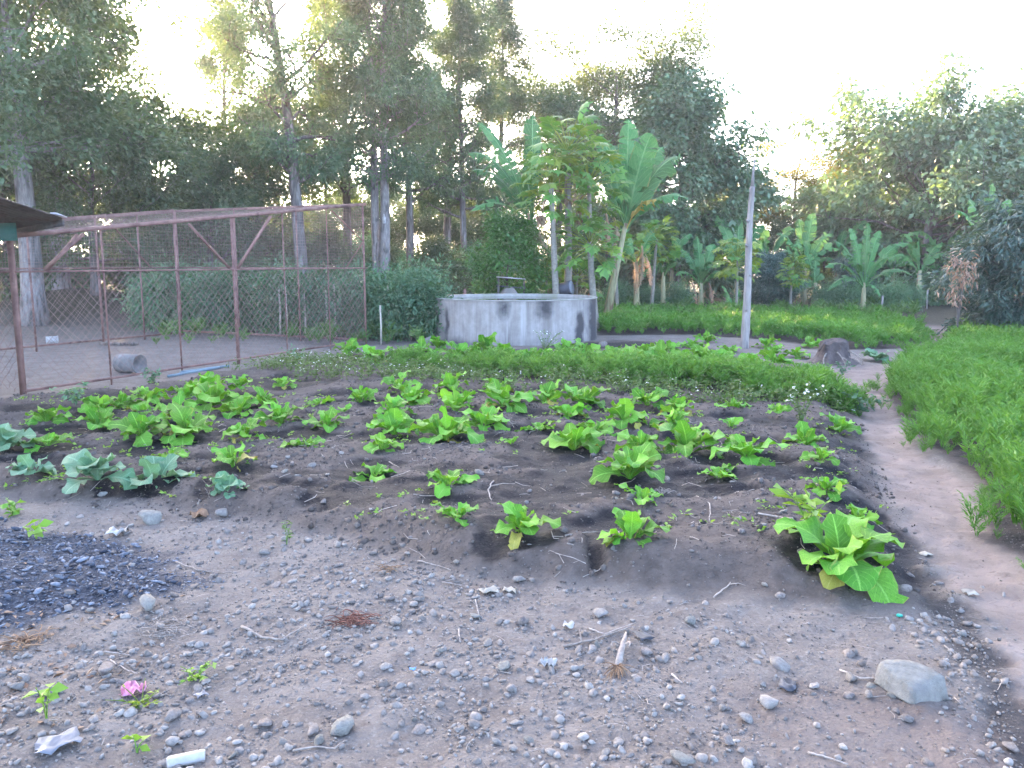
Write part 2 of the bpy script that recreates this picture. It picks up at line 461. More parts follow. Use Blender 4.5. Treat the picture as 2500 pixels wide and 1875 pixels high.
M['drybrown'] = roughmat('drybrown', (.16, .09, .055), (.34, .22, .13), 12, .9, .3, .004, None, None, .2, .2)
M['rust_fern'] = roughmat('rust_fern', (.12, .05, .035), (.22, .10, .07), 12, .9, .3, .004)
M['white'] = roughmat('white', (.30, .285, .26), (.44, .425, .395), 14, .6, .1, .002)
M['mud'] = roughmat('mud', (.06, .048, .044), (.125, .10, .09), 9, .95, .9, .03, None, (.16, .13, .115))
M['green_paint'] = roughmat('green_paint', (.02, .09, .075), (.035, .13, .105), 6, .6, .2, .004, None, (.03, .06, .05))
M['roof'] = roughmat('roof', (.05, .046, .043), (.11, .10, .095), 5, .7, .2, .004, None, (.08, .05, .04))
M['zinc'] = roughmat('zinc', (.45, .45, .46), (.6, .6, .62), 7, .45, .1, .002, None, None, .5, 0, .3)
M['darkmetal'] = roughmat('darkmetal', (.035, .036, .042), (.085, .088, .10), 6, .6, .2, .004, None, (.12, .12, .135))
M['pipe_blue'] = roughmat('pipe_blue', (.12, .17, .19), (.19, .25, .27), 6, .6, .1, .002)
M['concrete_pipe'] = roughmat('concrete_pipe', (.16, .145, .13), (.28, .26, .24), 7, .9, .4, .005)
M['stake'] = roughmat('stake', (.30, .26, .20), (.42, .38, .30), 9, .8, .2, .003)
M['pink'] = roughmat('pink', (.42, .06, .16), (.62, .30, .42), 16, .4, .2, .003, None, (.62, .55, .58), .5)
M['pith'] = roughmat('pith', (.20, .19, .10), (.34, .30, .16), 5, .75, .3, .01, (4, 4, .7), (.16, .09, .055))
M['bluebit'] = roughmat('bluebit', (.06, .20, .42), (.09, .26, .5), 9, .4, .1, .001)
M['greenbit'] = roughmat('greenbit', (.02, .30, .2), (.03, .36, .25), 9, .4, .1, .001)
M['greysilver'] = roughmat('greysilver', (.13, .135, .15), (.22, .225, .24), 9, .5, .3, .003)

M['mustard_old'] = leafmat('mustard_old', (.22, .27, .03), (.34, .31, .06), .3, (1.2, 1.1, .5), .5, .2, True, .3, (.30, .20, .08))
M['mustard'] = leafmat('mustard', (.068, .225, .020), (.155, .360, .035), .30, (1.15, 1.15, .4), .55, .30, True, .22, (.32, .30, .07))
M['cabbage'] = leafmat('cabbage', (.095, .215, .105), (.155, .285, .155), .22, (1.1, 1.1, .6), .5, .15, True, .35)
M['banana'] = leafmat('banana', (.050, .150, .045), (.105, .235, .075), .22, (1.35, 1.25, .5), .55, .22, True, .18, (.26, .20, .08))
M['banana_dry'] = leafmat('banana_dry', (.20, .13, .08), (.34, .24, .15), .25, (1, .9, .7), .8, .2)
M['banana_yellow'] = leafmat('banana_yellow', (.40, .30, .05), (.5, .40, .10), .3, (1, .9, .5), .6, .1)
M['papaya'] = leafmat('papaya', (.080, .200, .040), (.15, .30, .06), .34, (1.3, 1.2, .5), .45, .2)
M['papaya_y'] = leafmat('papaya_y', (.13, .22, .03), (.22, .30, .05), .34, (1.3, 1.2, .5), .45, .2)
M['carrot'] = leafmat('carrot', (.062, .175, .024), (.150, .305, .060), .34, (1.25, 1.2, .5), .55, .1)
M['carrot_dark'] = leafmat('carrot_dark', (.075, .200, .030), (.160, .325, .062), .34, (1.25, 1.2, .5), .55, .1)
M['weed'] = leafmat('weed', (.065, .125, .030), (.14, .215, .065), .3, (1.2, 1.15, .6), .6, .2)
M['petal'] = leafmat('petal', (.62, .62, .56), (.78, .78, .72), .3, (1, 1, .95), .6, 0)
M['seedling'] = leafmat('seedling', (.13, .27, .03), (.21, .36, .06), .35, (1.25, 1.15, .45), .5, .15)
M['tomato'] = leafmat('tomato', (.085, .180, .095), (.150, .265, .145), .3, (1.2, 1.2, .6), .6, .2)
M['tall'] = leafmat('tall_leaf', (.082, .150, .085), (.148, .230, .124), .36, (1.45, 1.25, .5), .55, .22)
M['dark'] = leafmat('dark_leaf', (.070, .120, .062), (.128, .188, .095), .36, (1.5, 1.2, .45), .5, .2)
M['dome'] = leafmat('dome_leaf', (.095, .170, .085), (.165, .260, .135), .26, (1.25, 1.2, .55), .45, .18, spec=.45)
M['mango'] = leafmat('mango_leaf', (.050, .095, .070), (.10, .155, .11), .2, (1.2, 1.1, .5), .4, .1, spec=.45)
M['acacia'] = leafmat('acacia_leaf', (.10, .13, .03), (.18, .19, .05), .45, (1.5, 1.2, .4), .6, .2)
M['citrus'] = leafmat('citrus_leaf', (.055, .140, .032), (.115, .235, .05), .3, (1.25, 1.2, .45), .38, .15, spec=.5)
M['flush'] = leafmat('flush_leaf', (.24, .155, .10), (.34, .25, .17), .3, (1, .95, .7), .5, .1)
M['wood_litter'] = leafmat('leaf_litter', (.16, .10, .06), (.34, .25, .16), .1, (1, 1, .8), .8, .3)

# ---- ground material, driven by what the soil is at each place
def ground_material():
    m, n, l, p = newmat('soil')
    co = coords(n, 'Object')
    A = n.new('ShaderNodeAttribute'); A.attribute_name = 'zone'
    S = n.new('ShaderNodeSeparateColor'); l.new(A.outputs['Color'], S.inputs[0])
    path, wet, bed = S.outputs[0], S.outputs[1], S.outputs[2]
    A2 = n.new('ShaderNodeAttribute'); A2.attribute_name = 'zone2'
    S2 = n.new('ShaderNodeSeparateColor'); l.new(A2.outputs['Color'], S2.inputs[0])
    ash, litter, red = S2.outputs
    f1 = noise(n, l, 3.0, 5, .6, co); f2 = noise(n, l, 45, 5, .7, co); f3 = noise(n, l, 14, 4, .6, co)
    col = mixc(n, l, (.125, .104, .089), (.195, .168, .145), ramp(n, l, f1, .3, .7))
    col = mixc(n, l, col, (.25, .223, .194), ramp(n, l, f2, .52, .75))
    col = mixc(n, l, col, (.112, .089, .074), ramp(n, l, f3, .56, .74))
    col = mixc(n, l, col, (.140, .100, .083), red)
    bedc = mixc(n, l, (.068, .053, .044), (.115, .093, .078), ramp(n, l, f3, .3, .7))
    bedc = mixc(n, l, bedc, (.150, .128, .111), ramp(n, l, f2, .60, .80))
    col = mixc(n, l, col, bedc, bed)
    pc = mixc(n, l, (.185, .142, .117), (.26, .206, .173), ramp(n, l, f1, .35, .65))
    pc = mixc(n, l, pc, (.11, .083, .073), ramp(n, l, f3, .55, .8))
    col = mixc(n, l, col, pc, path)
    lit = mixc(n, l, (.030, .026, .016), (.075, .062, .035), ramp(n, l, f3, .35, .65))
    col = mixc(n, l, col, lit, litter)
    wc = mixc(n, l, (.0065, .0055, .0065), (.022, .018, .018), ramp(n, l, f2, .4, .75))
    wc = mixc(n, l, wc, (.035, .029, .027), ramp(n, l, f3, .62, .85))
    col = mixc(n, l, col, wc, wet)
    ac = mixc(n, l, (.022, .025, .033), (.085, .093, .112), ramp(n, l, f2, .4, .7))
    col = mixc(n, l, col, ac, ash)
    l.new(col, p.inputs['Base Color'])
    rr = n.new('ShaderNodeMapRange'); rr.inputs[3].default_value = .95; rr.inputs[4].default_value = .7
    l.new(wet, rr.inputs[0]); l.new(rr.outputs[0], p.inputs['Roughness'])
    p.inputs['Specular IOR Level'].default_value = .2
    vo = n.new('ShaderNodeTexVoronoi'); vo.inputs['Scale'].default_value = 55; l.new(co, vo.inputs['Vector'])
    b1 = bump(n, l, None, noise(n, l, 28, 7, .7, co), .9, .02)
    inv = ramp(n, l, vo.outputs['Distance'], .6, .1)
    bump(n, l, p, inv, .35, .006, b1)
    return m
M['soil'] = ground_material()

# ------------------------------------------------------------------ ground
def axis(segs):
    out = []
    for a, b, st in segs:
        k = max(1, int(round((b - a) / st))); out += list(np.linspace(a, b, k, endpoint=False))
    out.append(segs[-1][1]); return np.array(out)

gx = axis([(-240, -60, 20), (-60, -24, 3), (-24, -12, .5), (-12, -5, .11), (-5, -3.2, .045), (-3.2, 3.2, .030), (3.2, 5, .045), (5, 12, .1), (12, 24, .5), (24, 60, 3), (60, 240, 20)])
gy = axis([(-30, -2, 2), (-2, 1.6, .3), (1.6, 6.2, .028), (6.2, 9, .04), (9, 14, .075), (14, 20, .12), (20, 34, .4), (34, 70, 2), (70, 400, 25)])
X, Y = np.meshgrid(gx, gy)
wf = wet_field(X, Y)
Z = height(X, Y, wf)
wet = 1 - sst(.96, 1.10, wf)
dpath = sdf_poly(X, Y, POLY_PATH) + (fbm(X * 4, Y * 4, 3, 31) - .5) * .22
dbed = bed_mask(X, Y)
wet_all = np.maximum(wet * (1 - sst(-.05, .12, dbed)), drain_mask(X, Y) * .75)
path_m = 1 - sst(-.12, .06, dpath)
dgreen = np.minimum.reduce([sdf_poly(X, Y, q) for q in (POLY_CARROT_R, POLY_CARROT_FAR, POLY_CARROT_MID, POLY_CARROT_SMALL)])
bed_m = np.maximum(1 - sst(-.15, .05, dbed), 1 - sst(0, .15, dgreen))
wet_all = np.maximum(wet_all, .6 * (1 - sst(-.02, .12, dgreen + (fbm(X * 6, Y * 6, 2, 61) - .5) * .2)))
dash = sdf_poly(X, Y, POLY_ASH) + (fbm(X * 3, Y * 3, 3, 41) - .5) * .45
ash_m = 1 - sst(-.12, .10, dash)
litter_m = sst(19.5, 23, Y + (fbm(X * .5, Y * .5, 2, 51) - .5) * 4)
litter_m = np.maximum(litter_m, sst(16, 19, Y) * (X < -2.9) * 0.3)
red_m = sst(.52, .70, fbm(X * .8 + 5, Y * .8, 3, 71)) * sst(.2, 1.6, X) * (1 - sst(5, 6, Y)) * .5
cagein = sst(.0, .8, -X - 1.0) * sst(9, 10, Y)
ny, nx = X.shape
idx = np.arange(nx * ny).reshape(ny, nx)
Q = np.stack([idx[:-1, :-1], idx[:-1, 1:], idx[1:, 1:], idx[1:, :-1]], -1).reshape(-1, 4)
cen = lambda A: (A[:-1, :-1] + A[1:, 1:] + A[:-1, 1:] + A[1:, :-1]).ravel() / 4
VV = np.stack([X.ravel(), Y.ravel(), Z.ravel()], 1)
z1 = np.stack([path_m.ravel(), wet_all.ravel(), bed_m.ravel(), np.ones(nx * ny)], 1)
z2 = np.stack([ash_m.ravel(), litter_m.ravel(), red_m.ravel(), np.ones(nx * ny)], 1)
c_path = cen(path_m) > .5
c_bed = (cen(bed_m) > .5) & ~c_path

def ground_piece(name, sel, label):
    f = Q[sel]; u, inv = np.unique(f, return_inverse=True)
    mb = MB(); mb.add(VV[u], inv.reshape(-1, 4))
    o = mb.obj(name, M['soil'])
    for nm, z in (('zone', z1), ('zone2', z2)):
        a = o.data.attributes.new(nm, 'FLOAT_COLOR', 'POINT'); a.data.foreach_set('color', z[u].ravel().astype(np.float32))
    tag(o, label, None, None, 'structure')
    return o
ground_piece('ground', ~(c_path | c_bed), 'bare grey-brown gravelly earth with woodland floor behind')
ground_piece('path', c_path, 'trodden reddish earth path curving along the crop beds')
ground_piece('garden_bed', c_bed, 'dark tilled soil of the vegetable beds with black wet hollows')

# ------------------------------------------------------------------ trees
def gen_tree(seed, H, r0, base, R, prof, nl, el0, el1, leaves, L, W, sig, lean=(0, 0), nsub=5, droop=.3, twist=1.0, outw=.8, fork=0, wob=.12, flatc=1.0):
    """trunk mesh builder and crown builder of one tree, its foot at the origin"""
    rng = np.random.default_rng(seed)
    tb, cb = MB(), MB()
    K = 12
    t = np.linspace(0, 1, K)
    ph = rng.random(4) * 6.28
    tx = lean[0] * t ** 1.3 + wob * np.sin(t * 5 + ph[0]) * t + wob * .5 * np.sin(t * 11 + ph[1]) * t
    ty = lean[1] * t ** 1.3 + wob * np.sin(t * 4.3 + ph[2]) * t
    TP = np.stack([tx, ty, H * .97 * t], 1)
    rad = r0 * (1 - t) ** .8 * .94 + r0 * .05
    rad[0] *= 1.3
    TP[0, 2] = -.15
    tb.tube(TP, rad, 8)
    C = []
    for i in range(nl):
        u = (i + rng.random() * .8) / nl
        tt = base + (1 - base) * u * .985
        p0 = np.array([np.interp(tt, t, TP[:, k]) for k in range(3)])
        az = i * 2.399 + rng.normal(0, .5)
        ln = R * prof(u) * rng.uniform(.75, 1.2)
        el = el0 + (el1 - el0) * u + rng.normal(0, .14)
        n = 6
        pts = [p0]; d = np.array((math.cos(az) * math.cos(el), math.sin(az) * math.cos(el), math.sin(el)))
        for k in range(n - 1):
            d = d + rng.normal(0, .16, 3) * twist; d /= np.linalg.norm(d)
            pts.append(pts[-1] + d * ln / (n - 1))
        pts = np.array(pts)
        rl = max(.012, np.interp(tt, t, rad) * .5)
        tb.tube(pts, np.linspace(rl, rl * .2, n), 5)
        C.append(pts[-1]); C.append(pts[-2])
        for s in range(nsub):
            f = rng.uniform(.25, 1.0); q = np.array([np.interp(f, np.linspace(0, 1, n), pts[:, k]) for k in range(3)])
            a2 = az + rng.choice((-1, 1)) * rng.uniform(.4, 1.3); e2 = el + rng.normal(.1, .45)
            l2 = ln * rng.uniform(.28, .55)
            d2 = np.array((math.cos(a2) * math.cos(e2), math.sin(a2) * math.cos(e2), math.sin(e2) * flatc))
            e = q + d2 * l2; mid = (q + e) / 2 + rng.normal(0, .05 * l2, 3)
            tb.tube(np.array([q, mid, e]), [rl * .35, rl * .25, rl * .1], 3, False)
            C += [mid, e, q * .3 + e * .7]
    C = np.array(C); nc = len(C)
    wgt = rng.gamma(1.0, 1, nc); wgt /= wgt.sum()
    ids = rng.choice(nc, leaves, p=wgt)
    off = rng.normal(0, 1, (leaves, 3)) * np.array((sig, sig, sig * .75 * flatc))
    P = C[ids] + off
    ax = np.stack([np.interp(P[:, 2] / H, t, TP[:, 0]), np.interp(P[:, 2] / H, t, TP[:, 1])], 1)
    out = np.zeros((leaves, 3)); out[:, :2] = P[:, :2] - ax
    out /= np.linalg.norm(out, axis=1)[:, None] + .2
    D = out * outw + rng.normal(0, .6, (leaves, 3)) + off / sig * .25; D[:, 2] -= droop
    cv = rng.random(nc)
    # bring the whole tree to its height H and crown radius R
    sz = H / np.percentile(P[:, 2], 99.3); sr = R / np.percentile(np.hypot(P[:, 0] - ax[:, 0], P[:, 1] - ax[:, 1]), 96)
    P = P * (1, 1, sz); P[:, :2] += (P[:, :2] - ax) * (sr - 1)
    for v in tb.V:
        ax2 = np.stack([np.interp(v[:, 2] / H, t, TP[:, 0]), np.interp(v[:, 2] / H, t, TP[:, 1])], 1)
        dv = v[:, :2] - ax2; rr_ = np.linalg.norm(dv, axis=1); k_ = np.where(rr_ > r0 * 1.5, sr, 1.0)[:, None]
        v[:, :2] = ax2 + dv * k_; v[:, 2] *= np.where(v[:, 2] > 0, sz, 1)
    leafq(cb, P, D, L * rng.uniform(.6, 1.3, leaves), W * rng.uniform(.7, 1.3, leaves), rng, .15, 1.0, np.clip(cv[ids] * .6 + rng.random(leaves) * .4, 0, 1))
    return tb, cb

TREE_MESH = {}
def kind_mesh(key, leafm, barkm, *a, **k):
    tb, cb = gen_tree(*a, **k)
    TREE_MESH[key] = (tb.mesh('trunk', M[barkm]), cb.mesh('crown', M[leafm], False))

p_tall = lambda u: .55 + .75 * math.sin(math.pi * min(1, u * .9 + .12)) * (1 - u * .55)
p_dome = lambda u: .5 + .75 * math.sin(math.pi * (.2 + .72 * u))
p_flat = lambda u: .55 + .6 * u
p_cone = lambda u: 1.1 - .85 * u
kind_mesh('tall0', 'tall', 'bark', 11, 14, .22, .30, 2.5, p_tall, 40, .25, .9, 36000, .17, .05, .27, (-.9, .3), droop=.45)
kind_mesh('tall1', 'tall', 'bark_pale', 12, 14.5, .20, .33, 2.3, p_tall, 42, .35, 1.0, 34000, .17, .05, .27, (.4, 0), droop=.45)
kind_mesh('tall2', 'tall', 'bark', 13, 13, .18, .30, 2.0, p_cone, 38, .2, .8, 28000, .16, .05, .25, (.1, .2), droop=.5)
kind_mesh('big', 'dark', 'bark_pale', 14, 10.8, .30, .44, 3.6, p_dome, 26, -.15, .8, 42000, .18, .07, .40, (-.2, 0), droop=.25, nsub=8)
kind_mesh('shrub0', 'dark', 'bark', 15, 6.2, .14, .18, 2.6, p_dome, 24, .1, 1.0, 26000, .14, .06, .36, nsub=7, droop=.2)
kind_mesh('shrub1', 'tall', 'bark', 16, 5.2, .12, .10, 2.0, p_dome, 22, .1, 1.0, 22000, .15, .05, .34, nsub=7, droop=.3)
kind_mesh('dome0', 'dome', 'bark', 17, 7.2, .2, .20, 2.6, p_dome, 32, .0, 1.1, 42000, .20, .10, .34, nsub=8, droop=.35)
kind_mesh('dome1', 'dome', 'bark', 18, 7.0, .26, .12, 4.4, p_dome, 40, -.1, 1.1, 52000, .23, .11, .44, nsub=9, droop=.35)
kind_mesh('flat0', 'dark', 'bark', 19, 11.6, .26, .50, 3.9, p_flat, 24, .25, .22, 38000, .17, .07, .46, nsub=9, droop=.1, flatc=.75)
kind_mesh('acacia0', 'acacia', 'bark', 20, 6.6, .14, .28, 2.4, p_flat, 24, .5, .3, 22000, .11, .045, .30, nsub=8, droop=.05, flatc=.5)
kind_mesh('acacia1', 'acacia', 'bark', 21, 10.6, .2, .62, 3.6, p_flat, 18, .5, .12, 13000, .13, .05, .30, nsub=7, droop=.05, flatc=.35)
kind_mesh('mango', 'mango', 'bark', 22, 3.1, .10, .08, 1.65, p_dome, 30, -.15, 1.0, 24000, .19, .045, .20, nsub=8, droop=.55)
kind_mesh('citrus', 'citrus', 'bark', 23, 2.75, .05, .30, .92, p_dome, 24, -.1, 1.0, 13000, .095, .05, .17, nsub=7, droop=.3)
kind_mesh('under0', 'tomato', 'bark', 24, 2.6, .04, .05, 1.3, p_dome, 20, .1, 1.1, 9000, .13, .05, .28, nsub=6, droop=.2)
kind_mesh('under1', 'dark', 'bark', 25, 3.2, .05, .05, 1.7, p_dome, 20, .1, 1.1, 10000, .14, .055, .32, nsub=6, droop=.2)

def tree(name, key, px, Y, label, sc=1.0, rz=0.0, cat='tree', group=None, py=None):
    q = at(px, 700, Y); x = q[0]
    o = thing(name, (x, Y, hz(x, Y)), label, cat, group, rz, sc)
    link('trunk', TREE_MESH[key][0], o)
    c = link('crown', TREE_MESH[key][1], o); c['kind'] = 'stuff'
    return o

tree('woodland_tree', 'big', 78, 21.0, 'massive pale-trunked tree with dark crown at the far left behind the cage', 1.0, 2.2)
tree('woodland_tree', 'shrub0', 235, 23.5, 'dark bushy tree just right of the massive far-left tree', 1.0, .4)
tree('woodland_tree', 'shrub0', 20, 27, 'dark bushy tree behind the massive far-left trunk', 1.15, 1.9)
tree('woodland_tree', 'big', 150, 26, 'dark-crowned tree leaning over the gap right of the massive far-left tree', .98, 4.4)
tree('woodland_tree', 'tall0', 742, 26, 'tall dark-trunked tree leaning left above the right half of the cage', 1.0, .3)
tree('woodland_tree', 'tall1', 938, 28, 'tall pale-trunked tree with a bottle on its trunk, right of the cage', .98, 0)
tree('woodland_tree', 'tall1', 925, 28.25, 'slim trunk pressed close to the left of the bottle tree', .9, 2.6)
tree('woodland_tree', 'tall2', 1003, 31, 'tall straight tree directly right of the bottle tree', .98, 1.0)
tree('woodland_tree', 'tall0', 1088, 34, 'tall thin tree behind the left end of the water tank', .9, 4.0)
tree('woodland_tree', 'tall2', 1135, 32, 'straight dark tree above the left side of the citrus bush', .86, 3.0)
tree('woodland_tree', 'tall2', 1215, 36, 'pointed-topped tall tree above the papaya grove', .98, 5.0)
tree('woodland_tree', 'tall1', 560, 34, 'tall airy tree above the left half of the cage', .86, 1.2)
tree('woodland_tree', 'tall0', 850, 33, 'tall tree between the leaning tree and the bottle tree', .98, 2.2)
tree('woodland_tree', 'shrub1', 400, 30, 'yellowish bushy tree in the gap below the bright evening sky', 1.35, .2)
tree('woodland_tree', 'shrub1', 520, 27.5, 'leafy bush-like tree right behind the middle of the cage', 1.1, 2.0)
tree('woodland_tree', 'shrub0', 640, 31, 'dark bushy tree behind the leaning tall tree', 1.2, 3.0)
tree('woodland_tree', 'flat0', 1490, 36, 'dark spreading flat-crowned tree rising above the bananas', 1.02, .6)
tree('woodland_tree', 'flat0', 1360, 41, 'dark flat-crowned tree half hidden behind the papaya tops', 0.98, 2.8)
tree('woodland_tree', 'dome0', 1650, 33, 'rounded light-green leafy tree behind the tall bananas', 1.18, 0)
tree('woodland_tree', 'acacia0', 1935, 38, 'yellow-green feathery tree lit by low sun right of the grey post', 1.12, 0)
tree('woodland_tree', 'acacia0', 1830, 41, 'yellow-green feathery tree behind the grey post', .9, 2.0)
tree('woodland_tree', 'acacia1', 2190, 46, 'distant flat-topped acacia with thin golden layers', 1.0, 1.0)
tree('woodland_tree', 'dome1', 2260, 34, 'broad light-green domed tree filling the right background', 1.2, 0)
tree('woodland_tree', 'dome1', 2560, 34, 'broad domed tree at the right edge behind the mango bush', 1.08, 2.0)
tree('woodland_tree', 'dome0', 2060, 41, 'smaller rounded tree left of the broad right-hand dome', .85, 4)
tree('mango_tree', 'mango', 2515, 18.0, 'low dense mango tree with dark blue-green leaves beside the path', .95, 0)
tree('mango_tree', 'mango', 1875, 28.5, 'small dark mango bush right of the grey post', .62, 2.0)
tree('mango_tree', 'mango', 2080, 31, 'dark mango bush behind the lone banana plant', .6, 4.0)
tree('citrus_tree', 'citrus', 1235, 20.6, 'glossy green citrus bush behind the left part of the water tank', 1.0, 0)
# the wood goes on behind; unseen trees left of frame added to block sun
rng = np.random.default_rng(5)
BACK = [(120, 36, 'tall1', .6), (330, 42, 'tall0', .6), (-60, 30, 'tall2', .8), (-180, 26, 'big', .9), (-420, 28, 'big', 1.0), (-300, 38, 'tall1', .9), (690, 44, 'tall1', .8), (800, 47, 'tall2', .9), (1050, 48, 'tall1', .85), (470, 46, 'shrub0', .95),
        (200, 44, 'shrub1', 1.2), (60, 46, 'shrub0', 1.1), (610, 50, 'shrub0', 1.05), (1120, 46, 'shrub0', 1.0), (1250, 48, 'shrub1', 1.2), (1400, 50, 'shrub0', 1.1), (340, 50, 'shrub0', 1.05), (960, 52, 'shrub1', 1.3), (830, 54, 'shrub0', 1.1), (1560, 48, 'shrub1', 1.2), (1720, 46, 'shrub0', .9),
        (1990, 50, 'shrub1', 1.2), (2350, 46, 'shrub0', 1.15), (2480, 48, 'shrub1', 1.3), (2640, 42, 'shrub0', 1.1), (2150, 46, 'shrub0', 1.0), (-600, 36, 'tall0', .9), (-800, 30, 'big', 1), (-150, 50, 'shrub0', 1.3), (-380, 46, 'shrub1', 1.5)]
for i, (px, Yd, key, s) in enumerate(BACK):
    tree('woodland_tree', key, px, Yd, 'dim tree in the dense wood behind the front row of trunks' if px < 1450 else 'dim tree far behind the bananas on the right', s, rng.random() * 6.28,
         group='trees deep in the wood' if px < 1450 else 'trees far behind the bananas')
for px, Yd, key, s_ in ((1760, 38, 'shrub0', .72), (1900, 37, 'shrub1', .72), (2010, 38, 'shrub0', .7), (2120, 39, 'shrub0', .75), (2230, 38, 'shrub1', .85), (2340, 37, 'shrub0', .8), (2440, 39, 'shrub0', .85), (1680, 40, 'shrub1', .8), (1560, 38, 'shrub0', .7), (1440, 37, 'shrub0', .7), (2560, 36, 'shrub0', .8)):
    tree('undergrowth_shrub', key, px, Yd, 'dark shrub closing the gap behind the bananas on the right', s_, rng.random() * 6.28, 'shrub', 'shrubs behind the bananas')
for i in range(15):
    tree('undergrowth_shrub', 'shrub1' if i % 2 else 'shrub0', 330 + i * 68 + rng.uniform(-20, 20), rng.uniform(37, 46), 'dim shrub closing the gaps between the woodland trunks', rng.uniform(.62, .85), rng.random() * 6.28, 'shrub', 'shrubs deep between the trunks')
for i in range(30):
    px = -350 + i * 68 + rng.uniform(-25, 25); Yd = rng.uniform(26.5, 36)
    if px > 1300: Yd = rng.uniform(33, 39)
    tree('undergrowth_shrub', 'under%d' % (i % 2), px, Yd, 'shadowy shrub in the undergrowth between the woodland trunks', rng.uniform(.7, 1.05), rng.random() * 6.28, 'shrub', 'undergrowth shrubs in the wood')

# the bottle pushed onto the pale trunk
q = at(938, 535, 27.6)
mb = MB(); mb.tube(np.array([(0, 0, -.14), (0, 0, -.13), (0, 0, .05), (0, 0, .10), (0, 0, .16)]), [.04, .055, .055, .022, .02], 10)
b = mb.obj('bottle', M['white']); b.location = q
tag(b, 'white plastic bottle stuck upside down on a pale woodland trunk', 'bottle')

# ------------------------------------------------------------------ bananas
def bez(a, c, b, n):
    t = np.linspace(0, 1, n)[:, None]
    return (1 - t) ** 2 * a + 2 * t * (1 - t) * c + t ** 2 * b

def banana_leaf(base, ctrl, tip, width, seed, mat, parent, org, fold=.25, tear=.5, roll=0.0, petiole=.16):
    rng = np.random.default_rng(seed)
    n = 22
    c = bez(np.asarray(base, float), np.asarray(ctrl, float), np.asarray(tip, float), n) - org
    tan = np.gradient(c, axis=0); tan /= np.linalg.norm(tan, axis=1)[:, None]
    fc = min(1.0, abs(roll)); roll = 0
    up = np.array((0.03, -(.35 + .45 * fc), 1 - .45 * fc)); side = np.cross(tan, up); side /= np.linalg.norm(side, axis=1)[:, None] + 1e-9
    nor = np.cross(side, tan)
    if roll:
        side, nor = side * math.cos(roll) + nor * math.sin(roll), nor * math.cos(roll) - side * math.sin(roll)
    mb = MB()
    L = np.linalg.norm(np.diff(c, axis=0), axis=1).sum()
    t = np.linspace(0, 1, n)
    mb.tube(c - nor * .015, np.linspace(.03, .006, n), 4, False, 1.0)
    hw = np.where(t < petiole, 0.0, width * .5 * np.clip(np.sin(np.pi * np.clip((t - petiole) / (1 - petiole), 0, 1) ** .8) * 1.25, 0, 1) ** .55)
    hw[-1] = .01
    for sgn in (-1, 1):
        k = int(n * petiole)
        dip = fold * rng.uniform(.7, 1.3)
        while k < n - 1:
            w_ = 1 if rng.random() < tear else rng.integers(2, 5)
            e = min(n - 1, k + w_)
            dd = dip + rng.normal(0, .32)
            jj = np.arange(k, e + 1)
            sh = np.zeros(len(jj)); sh[-1] = -.03 * rng.random(); sh[0] = .03 * rng.random()
            rows = []
            for f, dz in ((0, 0), (.5, .06), (1.0, 1.0)):
                lat = hw[jj][:, None] * f
                rows.append(c[jj] + tan[jj] * (sh[:, None] * f + lat * .18) + sgn * side[jj] * lat * (1 - .25 * max(dd, 0) * f) - nor[jj] * lat * dd * (f if f < 1 else 1.25) + nor[jj] * .10 * lat * (1 if f == .5 else 0))
            V = np.concatenate(rows); m_ = len(jj)
            F = [(r * m_ + i, r * m_ + i + 1, (r + 1) * m_ + i + 1, (r + 1) * m_ + i) for r in range(2) for i in range(m_ - 1)]
            uv = np.concatenate([np.stack([np.full(m_, sgn * f * 1.0), t[jj]], 1) for f in (0, .5, 1)])
            mb.add(V, F, float(np.clip(rng.normal(.5, .25), 0, 1)), uv)
            k = e
    return mb.obj('leaf', M[mat], parent)

def pseudostem(parent, pts, r, org):
    mb = MB(); pts = np.asarray(pts) - org
    mb.tube(pts, np.linspace(r, r * .45, len(pts)), 9)
    return mb.obj('stem', M['pith'], parent)

def banana(px, Y, label, leaves, crown_py, stem_px_top=None, r=.11, hang=None, group=None, wmul=.85, seed=0):
    """leaves: tips given as (px, py, dY, sag, width, material, roll)"""
    x = at(px, 700, Y)[0]; org = np.array((x, Y, hz(x, Y)))
    o = thing('banana_plant', org, label, 'banana plant', group)
    top = at(stem_px_top or px, crown_py, Y)
    pseudostem(o, [org - (0, 0, .1), org * .6 + top * .4 + (0.0, 0, 0), top], r, org)
    for i, (tx, ty, dY, sag, wd, mt, rl) in enumerate(leaves):
        tip = at(tx, ty, Y + dY)
        v = tip - top
        ctrl = top + v * .5 + np.array((0, 0, 1)) * sag * np.linalg.norm(v)
        banana_leaf(top - (0, 0, .15), ctrl + np.array((0, 0, .12)) * np.linalg.norm(v), tip - np.array((0, 0, .10)) * np.linalg.norm(v), wd * wmul, seed * 100 + i, mt, o, org, roll=rl, fold=.3, tear=.65)
    for (a, b, c2, d2) in hang or []:
        p0 = at(a, b, Y - .2); p1 = at(c2, d2, Y - .3)
        banana_leaf(p0, (p0 + p1) / 2 + (.1, 0, .1), p1, .22, seed * 77 + int(a), 'banana_dry', o, org, tear=.9, fold=.8)
    return o

